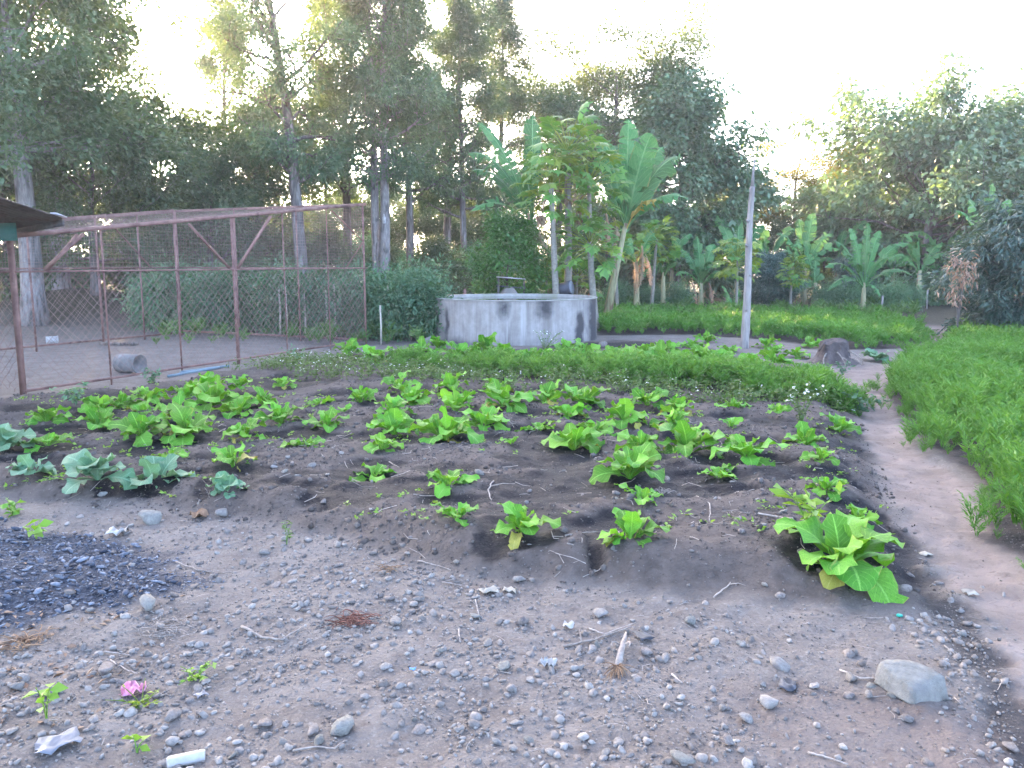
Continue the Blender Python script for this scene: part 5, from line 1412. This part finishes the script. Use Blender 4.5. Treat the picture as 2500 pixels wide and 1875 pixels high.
M['clods'] = varmat('clods', [(.070, .056, .047), (.112, .091, .077), (.152, .127, .110), (.09, .073, .061), (.205, .178, .155)])
M['chips'] = varmat('chips', [(.026, .030, .040), (.078, .090, .114), (.14, .157, .19), (.05, .058, .076), (.27, .29, .325), (.105, .118, .142)], .85, .2)
M['crumbs'] = varmat('crumbs', [(.135, .113, .097), (.19, .163, .141), (.25, .22, .191), (.16, .135, .115), (.29, .258, .224)])
M['pathgrit'] = varmat('pathgrit', [(.14, .105, .093), (.19, .148, .133), (.24, .20, .18)])
nz_ = lambda x, y: fbm(x * 1.4, y * 1.4, 3, 14)
def keep_gravel(x, y):
    db = sdf_poly(x, y, POLY_BED); dp = sdf_poly(x, y, POLY_PATH); da = sdf_poly(x, y, POLY_ASH)
    k = (.25 + 1.1 * sst(.38, .62, nz_(x, y))) * (1 - .72 * sst(.1, 1.3, x) * (1 - .6 * sst(1.4, 2.2, x)))
    k = np.maximum(k, .8 * (np.abs(sd_line(x, y, DRAIN)) < .22))
    k = k * np.where(db < 0, 0, 1) * np.where(dp < .03, .06, 1) * np.where(da < 0, .15, 1)
    return np.clip(k, 0, 1) * (1 - .75 * sst(3.6, 5.4, y))
def keep_bed(x, y):
    db = sdf_poly(x, y, POLY_BED)
    return np.where(db < .05, .35 + .9 * sst(.4, .65, nz_(x + 9, y)), 0) * (1 - .5 * sst(7, 10, y)) * np.where(wet_field(x, y) < 1.0, .15, 1)
def keep_ash(x, y):
    return np.clip(1 - sst(-.12, .14, sdf_poly(x, y, POLY_ASH) + (fbm(x * 3, y * 3, 3, 41) - .5) * .45), 0, 1)
scatter('gravel', 'fine loose gravel and crumbs over the bare foreground', 34000, (-3, 3), (2.2, 6.4), keep_gravel, lambda r, n: np.clip(r.lognormal(-5.25, .52, n), .0022, .017), M['gravel'], ICO1, 1)
scatter('gravel', 'coarse gravel lying between the larger stones', 5200, (-3, 3), (2.2, 5.2), keep_gravel, lambda r, n: np.clip(r.lognormal(-4.25, .38, n), .008, .026), M['gravel'], ICO2, 2)
scatter('soil_clods', 'crumbly dark clods over the tilled beds', 22000, (-6.5, 4), (3.9, 11), keep_bed, lambda r, n: np.clip(r.lognormal(-4.75, .55, n), .004, .032), M['clods'], ICO1, 3, .7)
scatter('soil_clods', 'larger broken clods of earth on the tilled beds', 2600, (-6.5, 4), (3.9, 10), keep_bed, lambda r, n: np.clip(r.lognormal(-3.95, .4, n), 010e-3, .050), M['clods'], ICO1, 6, .6, .05)
scatter('charcoal_ash', 'heap of black charcoal chips and ash on the left', 22000, (-3.6, -.4), (3.2, 5.6), keep_ash, lambda r, n: np.clip(r.lognormal(-5.25, .62, n), .003, .030), M['chips'], ICO1, 4, .34, .4, 1.35)
scatter('soil_crumbs', 'fine crumbs of earth strewn over the bare ground', 75000, (-4.2, 3.2), (2.2, 7.2), lambda x, y: np.clip(np.where(sdf_poly(x, y, POLY_PATH) < .02, 0, .30 + .8 * sst(.4, .6, fbm(x * 2.3, y * 2.3, 3, 19))) * np.where(sdf_poly(x, y, POLY_ASH) < 0, .1, 1) * np.where(sdf_poly(x, y, POLY_BED) < 0, .22, 1) * (1 - .55 * sst(4, 7, y)), 0, 1), lambda r, n: np.clip(r.lognormal(-5.55, .45, n), .002, .010), M['crumbs'], OCT, 8, .7, .2)
scatter('soil_crumbs', 'fine dark crumbs of earth over the tilled beds', 60000, (-5, 3.2), (3.8, 8.5), lambda x, y: np.where(sdf_poly(x, y, POLY_BED) < .02, .3 + .5 * sst(.4, .6, fbm(x * 2.3, y * 2.3, 3, 29)), 0) * np.where(wet_field(x, y) < 1.0, .12, 1), lambda r, n: np.clip(r.lognormal(-5.2, .45, n), .003, .014), M['clods'], OCT, 9, .7, .2)
scatter('path_grit', 'fine grit on the earth path', 3500, (.5, 4.5), (2.2, 9), lambda x, y: np.where(sdf_poly(x, y, POLY_PATH) < 0, .5, 0), lambda r, n: np.clip(r.lognormal(-5.4, .4, n), .002, .010), M['pathgrit'], ICO1, 5)

# ------------------------------------------------------------------ twigs, roots, litter
def twig(pts, rad, label, mat='twig', name='twig', cat='twig', seed=0, group=None, forks=()):
    rg = np.random.default_rng(seed + 40)
    P = [G(*p) + np.array((0, 0, rad * 1.1 + .004)) for p in pts]
    base = P[0].copy(); P = np.array(P) - base
    # refine with a little wander
    t = np.linspace(0, len(P) - 1, (len(P) - 1) * 5 + 1); Q_ = np.stack([np.interp(t, np.arange(len(P)), P[:, k]) for k in range(3)], 1)
    L = np.linalg.norm(P[-1] - P[0]); Q_[1:-1] += rg.normal(0, .008 * L, Q_[1:-1].shape) * (1, 1, .5)
    mb = MB(); mb.tube(Q_, np.linspace(rad, rad * .5, len(Q_)), 5)
    for f in forks:
        a = Q_[int(len(Q_) * f[0]) - 1]; b = a + np.array(f[1]); mb.tube(np.array([a, (a + b) / 2 + (0, 0, .01), b]), [rad * .6, rad * .5, rad * .2], 4)
    o = mb.obj(name, M[mat]); o.location = base
    return tag(o, label, cat, group)
TW = [([(1375, 1582), (1450, 1567), (1540, 1535)], .0055, 'long forked pale twig lying across the middle of the foreground', ((.45, (.0, .12, .0)),)), ([(1438, 1538), (1475, 1552), (1552, 1524)], .004, 'bent twig lying over the long forked twig', ()),
      ([(1160, 1468), (1168, 1500), (1172, 1518)], .004, 'short forked twig pointing down the slope near centre', ((.3, (-.05, .05, .0)),)), ([(430, 1375), (480, 1395), (530, 1402), (570, 1400)], .005, 'curved charred-tipped stick at the right edge of the ash', ()),
      ([(590, 1535), (640, 1562), (690, 1568), (740, 1535)], .007, 'curled dry leaf stalk on the gravel, left of centre', ()), ([(715, 1838), (770, 1828), (818, 1832), (842, 1812)], .004, 'thin pale root curving near the bottom edge', ()),
      ([(1640, 1650), (1665, 1672)], .004, 'short pale splinter right of the dried stalk', ()), ([(1120, 1540), (1124, 1572)], .004, 'short upright straw left of the smooth middle stone', ()), ([(1305, 1395), (1380, 1352), (1395, 1308)], .005, 'long bent dry stalk below the front mustard plants', ()),
      ([(1380, 1312), (1430, 1305), (1490, 1302)], .006, 'pale dry stalk along the bed rim', ()), ([(1385, 1330), (1450, 1350)], .004, 'thin straw on the slope under the upright mustard', ()), ([(240, 1212), (262, 1195), (285, 1178)], .006, 'stick leaning under the spreading cabbage', ()),
      ([(500, 1238), (510, 1215), (520, 1222)], .003, 'little forked dry twig below the lone small cabbage', ((.5, (.02, 0, .06)), (.7, (-.03, 0, .07)))), ([(1972, 1842), (2030, 1858), (2070, 1872)], .004, 'thin curved straw near the bottom right', ()),
      ([(2050, 1640), (2100, 1660), (2155, 1662)], .004, 'thin straw above the pinkish stone', ()), ([(2305, 1580), (2335, 1605)], .003, 'short straw between slab and drain', ()), ([(2330, 1708), (2345, 1724)], .003, 'tiny straw right of the slab', ()), ([(1742, 1462), (1780, 1430), (1805, 1400)], .004, 'thin dark twig on the bare slope', ((.6, (.08, -.02, .0)),)),
      ([(1850, 1258), (1905, 1268), (1925, 1272)], .008, 'thick dry root lying left of the bushy weed', ()), ([(1700, 1215), (1730, 1232), (1732, 1275)], .005, 'crooked root hanging over the wet ledge', ()), ([(1205, 1178), (1190, 1200), (1200, 1225)], .006, 'forked dry root between the middle mustard plants', ((.4, (.16, .02, .01)),)),
      ([(950, 1130), (975, 1145)], .005, 'short dead stalk beside the second-row mustard', ()), ([(860, 1172), (880, 1180)], .004, 'thin stalk left of the second-row mustard', ()), ([(2035, 1200), (2075, 1188), (2105, 1205)], .005, 'dry stalk beneath the third-row mustard by the path', ()),
      ([(1820, 1122), (1880, 1132), (1915, 1132)], .004, 'fallen dry stalk under the big fourth-row mustard', ()), ([(255, 1595), (290, 1600), (320, 1605)], .004, 'pale stick on the litter, lower left', ()), ([(270, 1615), (310, 1640), (335, 1648)], .003, 'thin dark twig by the lumpy rock', ()),
      ([(1600, 1440), (1680, 1450)], .004, 'straw at the foot of the bare slope', ()), ([(1080, 1425), (1145, 1435)], .004, 'pair of thin straws under the bed slope, near centre', ((.2, (.1, .03, 0)),)), ([(1020, 1372), (1070, 1385), (1100, 1395)], .004, 'thin root trailing at the foot of the bed', ())]
for i, (pts, rd, lab, fk) in enumerate(TW): twig(pts, rd, lab, seed=i, forks=fk)

def root_tangle(px, py, wpx, label, n, mat, name='dry_roots', h=.05, seed=0, cat='dead plant', rad=.003):
    rg = np.random.default_rng(seed + 70); p = G(px, py); w_ = wpx / 2 * p[1] / FPX
    mb = MB()
    for i in range(n):
        a = rg.random() * 6.28; s = np.array((rg.normal(0, .3) * w_, rg.normal(0, .3) * w_, rg.uniform(.0, h * .5))); e = s + np.array((math.cos(a) * w_ * rg.uniform(.3, .9), math.sin(a) * w_ * .6 * rg.uniform(.3, .9), rg.uniform(-.01, .02)))
        mb.tube(bez(s, (s + e) / 2 + (rg.normal(0, .3 * w_), rg.normal(0, .2 * w_), rg.uniform(0, h)), e, 7), np.linspace(rad, rad * .4, 7), 3, False, rg.random())
    o = mb.obj(name, M[mat]); o.location = p
    return tag(o, label, cat)
root_tangle(1095, 1315, 150, 'tangle of pale dry roots spilling down under the flat front-row mustard', 34, 'twig', h=.07, seed=1, rad=.0035)
root_tangle(1620, 1210, 70, 'small tangle of pale dead grass beside the flat second-row mustard', 16, 'twig', h=.06, seed=2)
root_tangle(860, 1520, 150, 'reddish dead fern lying flat on the gravel', 60, 'rust_fern', 'dead_fern', .04, 3)
root_tangle(940, 1395, 90, 'tuft of rusty dry grass at the foot of the bed', 30, 'drybrown', 'dry_grass', .03, 4, rad=.002)
root_tangle(400, 1540, 190, 'mat of dry straw on the gravel below the ash', 60, 'twig', 'straw', .02, 5, rad=.0022)
root_tangle(60, 1570, 160, 'brown dry leaf litter at the left edge under the ash', 50, 'drybrown', 'leaf_litter', .03, 6, rad=.0035)
root_tangle(600, 1240, 120, 'scattered dry stems along the bed foot, left of centre', 18, 'twig', h=.04, seed=7)
root_tangle(1460, 1350, 130, 'few pale dry stems on the slope by the upright mustard', 10, 'twig', h=.03, seed=8)
root_tangle(1790, 1262, 120, 'pale dry stems on the ledge left of the bushy weed', 14, 'twig', h=.03, seed=9)

def straw_scatter(name, label, n0, xr, yr, keep, ln, rad, mat, seed):
    rg = np.random.default_rng(seed); mb = MB()
    q = np.stack([rg.uniform(*xr, n0), rg.uniform(*yr, n0)], 1); q = q[rg.random(n0) < keep(q[:, 0], q[:, 1])]
    z = height(q[:, 0], q[:, 1])
    for (x, y), zz in zip(q, z):
        a = rg.random() * 6.28; L = rg.uniform(*ln); d = np.array((math.cos(a), math.sin(a), 0)) * L
        p = np.array((x, y, zz)); e = p + d; m_ = p + d * .5
        pts = np.array([p, m_, e]); pts[:, 2] = height(pts[:, 0], pts[:, 1]) + rad + rg.uniform(0, .012, 3); pts[1, :2] += rg.normal(0, L * .12, 2)
        mb.tube(pts, rad * rg.uniform(.6, 1.3), 3, False, rg.random())
    return tag(mb.obj(name, M[mat], None), label, None, None, 'stuff')
straw_scatter('straw_litter', 'thin dry straws and roots strewn over the tilled soil', 420, (-4, 2.4), (4.0, 8), lambda x, y: np.where(sdf_poly(x, y, POLY_BED) < .1, .35 + .9 * sst(.45, .6, fbm(x * 1.5, y * 1.5, 2, 23)), 0), (.04, .17), .0022, 'twig', 3)
straw_scatter('straw_litter', 'fine dry straws over the bare foreground', 260, (-2.4, 2.2), (2.4, 5), lambda x, y: np.where(sdf_poly(x, y, POLY_BED) < 0, 0, .6), (.02, .09), .0014, 'twig', 4)
def fallen_leaves():
    rg = np.random.default_rng(5); n = 170; mb = MB(); c = G(60, 1600)
    x = np.clip(c[0] + rg.normal(0, .28, n), -2.6, -1.2); y = c[1] + rg.normal(-.1, .35, n); z = height(x, y) + .006
    D = rg.normal(0, 1, (n, 3)); D[:, 2] *= .15
    leafq(mb, np.stack([x, y, z], 1), D, rg.uniform(.02, .06, n), rg.uniform(.012, .03, n), rg, .15, 1.2)
    tag(mb.obj('fallen_leaves', M['wood_litter'], None, False), 'dry brown fallen leaves at the left edge below the ash', None, None, 'stuff')
fallen_leaves()

def corn_stub():
    p = G(1508, 1640); tip = G(1528, 1560)
    o = thing('dried_stalk', p, 'dried corn stalk base with shaggy brown roots lying right of centre', 'dead plant')
    d = tip - p; mb = MB(); mb.tube(np.array([(0, 0, .02), d * .4 + (0, 0, .035), d * .75 + (0, 0, .03), d + (0, 0, .03)]), [.014, .013, .010, .004], 8); mb.obj('stalk', M['twig'], o)
    rg = np.random.default_rng(6); mb = MB()
    for i in range(46):
        a = rg.normal(0, 1, 3) * (.5, .5, .3); a -= d / np.linalg.norm(d) * .8; a /= np.linalg.norm(a); e = a * rg.uniform(.03, .085); e[2] = abs(e[2]) * .5 + .004
        mb.tube(bez(np.array((0, 0, .02)), e * .5 + (0, 0, .03), e, 5), [.003, .003, .002, .002, .001], 3, False)
    mb.obj('roots', M['drybrown'], o)
    for k in (-1, 1):
        mb = MB(); s = d * .55 + (0, 0, .03); sdv = np.array((k * .03, .01, .02)); banana = bez(s, s + sdv * 1.5, s + sdv * 1.2 - d * .2, 6); mb.tube(banana, .004, 3); mb.obj('husk', M['twig'], o)
corn_stub()

def crumple(px, py, wpx, label, mat, name, cat, seed, h=.5, nseg=7):
    rg = np.random.default_rng(seed + 5); p = G(px, py); w_ = wpx * p[1] / FPX
    u = np.linspace(-.5, .5, nseg); U, V_ = np.meshgrid(u, u)
    Zc = rg.random((nseg, nseg)) * h; 
    V = np.stack([U * (1 + rg.normal(0, .12, U.shape)), V_ * .8 * (1 + rg.normal(0, .12, U.shape)), Zc], -1).reshape(-1, 3) * w_
    F = [(i * nseg + j, i * nseg + j + 1, (i + 1) * nseg + j + 1, (i + 1) * nseg + j) for i in range(nseg - 1) for j in range(nseg - 1)]
    mb = MB(); mb.add(V, F); o = mb.obj(name, M[mat], None, False); o.location = p + np.array((0, .01, .006)); o.rotation_euler = (0, 0, rg.random() * 6.28)
    sm = o.modifiers.new('thick', 'SOLIDIFY'); sm.thickness = .0015
    return tag(o, label, cat)
crumple(325, 1700, 60, 'crumpled pink and white wrapper among stones at lower left', 'pink', 'wrapper', 'litter', 1, .45)
crumple(1340, 1632, 38, 'crumpled white paper with dark hole in the middle of the gravel', 'white', 'paper_scrap', 'litter', 2, .6)
crumple(1388, 1536, 28, 'small torn white paper scrap on the bare earth', 'white', 'paper_scrap', 'litter', 3, .5, 4)
crumple(1192, 1452, 46, 'pale dry leaf husk near centre below the bed', 'stake', 'husk', 'litter', 4, .25, 5)
crumple(1245, 1448, 34, 'curled tan husk right of the pale one', 'stake', 'husk', 'litter', 5, .3, 5)
crumple(284, 1310, 46, 'white crumpled scrap on the edge of the ash', 'white', 'paper_scrap', 'litter', 6, .5, 5)
crumple(484, 1266, 40, 'curled brown dead leaf under the lone small cabbage', 'drybrown', 'dead_leaf', 'litter', 7, .5, 5)
crumple(1925, 1685, 52, 'dark blue-grey charred chip left of the slab', 'char', 'charred_chip', 'litter', 9, .3, 5)
crumple(1570, 1560, 48, 'black flat chip beside the dried corn stalk', 'char', 'charred_chip', 'litter', 10, .15, 5)
crumple(140, 1825, 100, 'dirty grey scrap with brown leaves at bottom left', 'greysilver', 'scrap', 'litter', 11, .2, 6)
crumple(488, 1705, 30, 'small blue-grey scrap right of the pink wrapper', 'greysilver', 'scrap', 'litter', 12, .3, 4)
crumple(2370, 1455, 34, 'pale crumpled husk lying on the path edge', 'stake', 'husk', 'litter', 13, .3, 4)
crumple(2262, 1358, 30, 'thin pale husk on the path beside the largest mustard', 'stake', 'husk', 'litter', 14, .2, 4)
crumple(1007, 1640, 16, 'tiny blue plastic scrap in the left gravel', 'bluebit', 'plastic_scrap', 'litter', 15, .3, 4)
# bottle cap
p = G(2196, 1504); mb = MB(); mb.tube(np.array([(0, 0, 0), (0, 0, .004), (0, 0, .008)]), [.014, .0145, .012], 14); o = mb.obj('plastic_litter', M['greenbit']); o.location = p; o.scale = (1, .9, 1); tag(o, 'green bottle cap on the bare earth left of the drain', 'bottle cap')
# white plastic tube at the bottom edge
p = G(455, 1868); mb = MB(); mb.tube(np.array([(-.055, -.02, .02), (-.05, -.018, .02), (.05, .018, .022), (.056, .02, .022)]), [.016, .02, .021, .019], 12); o = mb.obj('plastic_tube', M['white']); o.location = p; tag(o, 'white plastic tube lying at the bottom edge, left of centre', 'litter')

# ------------------------------------------------------------------ earthen stump
def stump():
    p = G(2035, 886)
    o = thing('tree_stump', p, 'dark earth-caked tree stump standing beside the path', 'tree stump')
    K, N_ = 40, 14
    th = np.arange(K) * 2 * np.pi / K; zz = np.linspace(-.05, .34, N_)
    TH, ZZ = np.meshgrid(th, zz)
    rad = .30 - .10 * np.clip(ZZ / .34, 0, 1) ** .5 + .12 * np.exp(-np.clip(ZZ, 0, 1) / .05)
    rad = rad * (1 + .28 * (fbm(np.cos(TH) * 2.2 + 7, np.sin(TH) * 2.2 + ZZ * 2, 3, 4) - .5) + .10 * np.sin(TH * 5 + 1)) 
    ztop = ZZ + .10 * (fbm(np.cos(TH) * 1.5, np.sin(TH) * 1.5, 2, 9) - .5) * (ZZ > .2)
    V = np.stack([rad * np.cos(TH), rad * np.sin(TH), ztop], -1).reshape(-1, 3)
    i = np.arange(N_ - 1)[:, None] * K; j = np.arange(K)[None, :]; k = (j + 1) % K
    F = np.stack([i + j, i + k, i + K + k, i + K + j], -1).reshape(-1, 4)
    mb = MB(); mb.add(V, F); c = len(V)
    bd_ = mb.obj('body', M['mud'], o)
    mb = MB(); top = V[-K:]; mid = top * (.6, .6, 1) + np.random.default_rng(1).normal(0, .012, (K, 3)) + (0, 0, .03)
    cen_ = np.array([[0, 0, top[:, 2].mean() + .045]])
    VV_ = np.concatenate([top, mid, cen_]); F4 = np.stack([j[0], k[0], K + k[0], K + j[0]], 1); mb.add(VV_, F4); mb.F3.append(np.stack([K + j[0], K + k[0], np.full(K, 2 * K)], 1))
    mb.obj('top', M['mud'], bd_)
    rg = np.random.default_rng(3)
    for i in range(6):
        a = -1.57 + rg.uniform(-1.1, 1.3); s = np.array((.22 * math.cos(a), .22 * math.sin(a), rg.uniform(.1, .28))); e = np.array((.44 * math.cos(a + .2), .44 * math.sin(a + .2), .0))
        mb = MB(); mb.tube(bez(s, s * .6 + e * .4 + (math.cos(a) * .12, math.sin(a) * .12, .03), e, 7), np.linspace(.012, .005, 7), 5); mb.obj('root', M['twig'], bd_)
    mb = MB(); mb.box((-.28, -.1, .2), (-.2, -.14, .36), .1, .02); mb.obj('bark_flake', M['mud'], bd_, False)
stump()

# ------------------------------------------------------------------ things in and behind the cage
def hollow(name, label, px, py, Y, r, L, az, mat, cat, thick=.012):
    p = G(px, py); o = thing(name, p, label, cat, None, az)
    K = 22; th = np.arange(K) * 2 * np.pi / K; mb = MB()
    prof = [(-L / 2, r), (L / 2, r), (L / 2, r - thick), (-L / 2 + .02, r - thick)]
    V = np.concatenate([np.stack([np.full(K, a), b * np.cos(th), b * np.sin(th) + r], 1) for a, b in prof]); j = np.arange(K); k = (j + 1) % K
    F = np.concatenate([np.stack([q * K + j, q * K + k, (q + 1) * K + k, (q + 1) * K + j], 1) for q in range(3)]); mb.add(V, F)
    mb.F3.append(np.stack([3 * K + j, 3 * K + k, np.full(K, 4 * K)], 1)); mb.V.append(np.array([[-L / 2 + .02, 0, r]])); mb.var.append(np.array([.5])); mb.uv.append(np.zeros((1, 2))); mb.n += 1
    mb.obj('body', M[mat], o)
    mb = MB(); V = np.concatenate([np.stack([np.full(K, a), b * np.cos(th), b * np.sin(th) + r], 1) for a, b in ((L / 2 - .02, r + .002), (L / 2 - .01, r + .012), (L / 2 + .004, r + .004))])
    F = np.concatenate([np.stack([q * K + j, q * K + k, (q + 1) * K + k, (q + 1) * K + j], 1) for q in range(2)]); mb.add(V, F); mb.obj('lip', M[mat], o)
    return o
hollow('clay_pipe', 'short grey-brown pipe lying open-ended on the cage floor', 318, 910, 0, .14, .38, -.35, 'concrete_pipe', 'pipe')
hollow('tin_can', 'white tin lying on its side inside the cage near its left posts', 128, 840, 0, .08, .22, .5, 'white', 'tin')
for (a, b, lab) in (((410, 922), (535, 900), 'lower of two blue-grey pipe lengths lying at the cage foot'), ((440, 912), (560, 896), 'upper of two blue-grey pipe lengths lying at the cage foot')):
    A_, B_ = G(*a) + (0, 0, .02), G(*b) + (0, 0, .02); mb = MB(); mb.tube(np.linspace(A_, B_, 8) - A_, .02, 8); o = mb.obj('pipe_length', M['pipe_blue']); o.location = A_; tag(o, lab, 'pipe', 'pipe lengths at the cage foot')
A_, B_ = G(247, 842), G(335, 843); mb = MB(); mb.box(np.array((0, 0, .03)), B_ - A_ + (0, 0, .03), .1, .05); o = mb.obj('board', M['bark']); o.location = A_; tag(o, 'dark board lying along the back of the cage floor', 'board')

# bench with metal sheet, drum and heap behind the tank
def bench():
    Y = 20.3; a, b = at(1212, 676, Y), at(1284, 681, Y); org = np.array(((a[0] + b[0]) / 2, Y, hz(a[0], Y)))
    o = thing('bench', org, 'makeshift bench with shiny metal sheet behind the tank under the citrus bush', 'bench')
    mb = MB(); mb.box(a - org, b - org, .5, .02); mb.obj('metal_sheet', M['zinc'], o, False)
    for x in (a[0] + .05, b[0] - .05):
        for dy in (-.18, .18):
            mb = MB(); mb.box(np.array((x, Y + dy, org[2])) - org, np.array((x, Y + dy, a[2] - .02)) - org, .05, .05); mb.obj('leg', M['bark'], o, False)
    mb = MB(); mb.box(a - org - (0, 0, .22), b - org - (0, 0, .22), .4, .03); mb.obj('shelf', M['darkmetal'], o, False)
bench()
def drum():
    Y = 20.0; c = at(1378, 705, Y); org = np.array((c[0], Y, hz(c[0], Y)))
    o = thing('metal_bucket', org, 'dark metal bucket tipped on its side against the papaya trunk', 'bucket')
    c = c - org; ax = np.array((.75, -.35, .15)); ax /= np.linalg.norm(ax)
    mb = MB(); mb.tube(np.array([c - ax * .2, c - ax * .19, c + ax * .17, c + ax * .19]), [.12, .135, .175, .18], 18); mb.obj('body', M['darkmetal'], o)
    mb = MB(); mb.tube(np.array([c + ax * .192, c + ax * .196]), [.165, .165], 18); mb.obj('base', M['greysilver'], o)
    mb = MB(); mb.box(np.array((c[0], 0.05, 0)), np.array((c[0], .05, c[2] - .1)), .08, .08); mb.obj('stand', M['bark'], o, False)
drum()
p = at(1240, 715, 20.1)
o = stone(1240, 800, 10, 'grey heap of stone showing over the far rim of the tank', 'stone', 2); x = p[0]; o.location = (x, 19.95, .55); o.scale = (.5, .4, 1.0)
# dead wood by the mango
p = G(2415, 800)
root_tangle(2415, 800, 90, 'small heap of grey dead branches under the mango tree', 26, 'twig', 'dead_branches', .25, 11, rad=.02)
# reddish young leaves on the mango
def flush():
    rng = np.random.default_rng(9); c = [at(2335, 640, 16.9), at(2350, 680, 16.8), at(2330, 720, 16.8), at(2365, 660, 16.7)]
    o = thing('mango_seedling', (c[1][0], 16.85, hz(c[1][0], 16.85)), 'slim young mango shoot with reddish-tan new leaves left of the mango tree', 'sapling')
    org = np.array(o.location); mb = MB(); sb = MB()
    for q in c:
        sb.tube(bez(np.zeros(3), np.array((0, 0, (q[2] - org[2]) * .7)), q - org, 6), np.linspace(.015, .006, 6), 5)
        n = 70; P = q - org + rng.normal(0, .12, (n, 3)); D = rng.normal(0, .6, (n, 3)); D[:, 2] -= .6; leafq(mb, P, D, .15, .035, rng, .2)
    f = mb.obj('foliage', M['flush'], o, False); f['kind'] = 'stuff'; sb.obj('stem', M['bark'], o)
flush()

# ------------------------------------------------------------------ added volume imitating the lens flare veil over the woods
hm = bpy.data.materials.new('veil_volume'); hm.use_nodes = True
n = hm.node_tree.nodes; n.remove(n['Principled BSDF'])
pv = n.new('ShaderNodeVolumePrincipled'); pv.inputs['Color'].default_value = (.95, .95, .97, 1); pv.inputs['Density'].default_value = .0010; pv.inputs['Anisotropy'].default_value = .5
hm.node_tree.links.new(pv.outputs[0], n['Material Output'].inputs['Volume'])
mb = MB()
lo, hi = np.array((-260., -40., -2.)), np.array((260., 420., 19.))
V = [(x, y, z) for x in (lo[0], hi[0]) for y in (lo[1], hi[1]) for z in (lo[2], hi[2])]
mb.add(V, [(0, 1, 3, 2), (4, 6, 7, 5), (0, 4, 5, 1), (2, 3, 7, 6), (0, 2, 6, 4), (1, 5, 7, 3)])
tag(mb.obj('flare_veil', hm, None, False), 'added thin volume lifting the dark woods like a lens flare veil', None, None, 'stuff')
cy.volume_bounces = 0
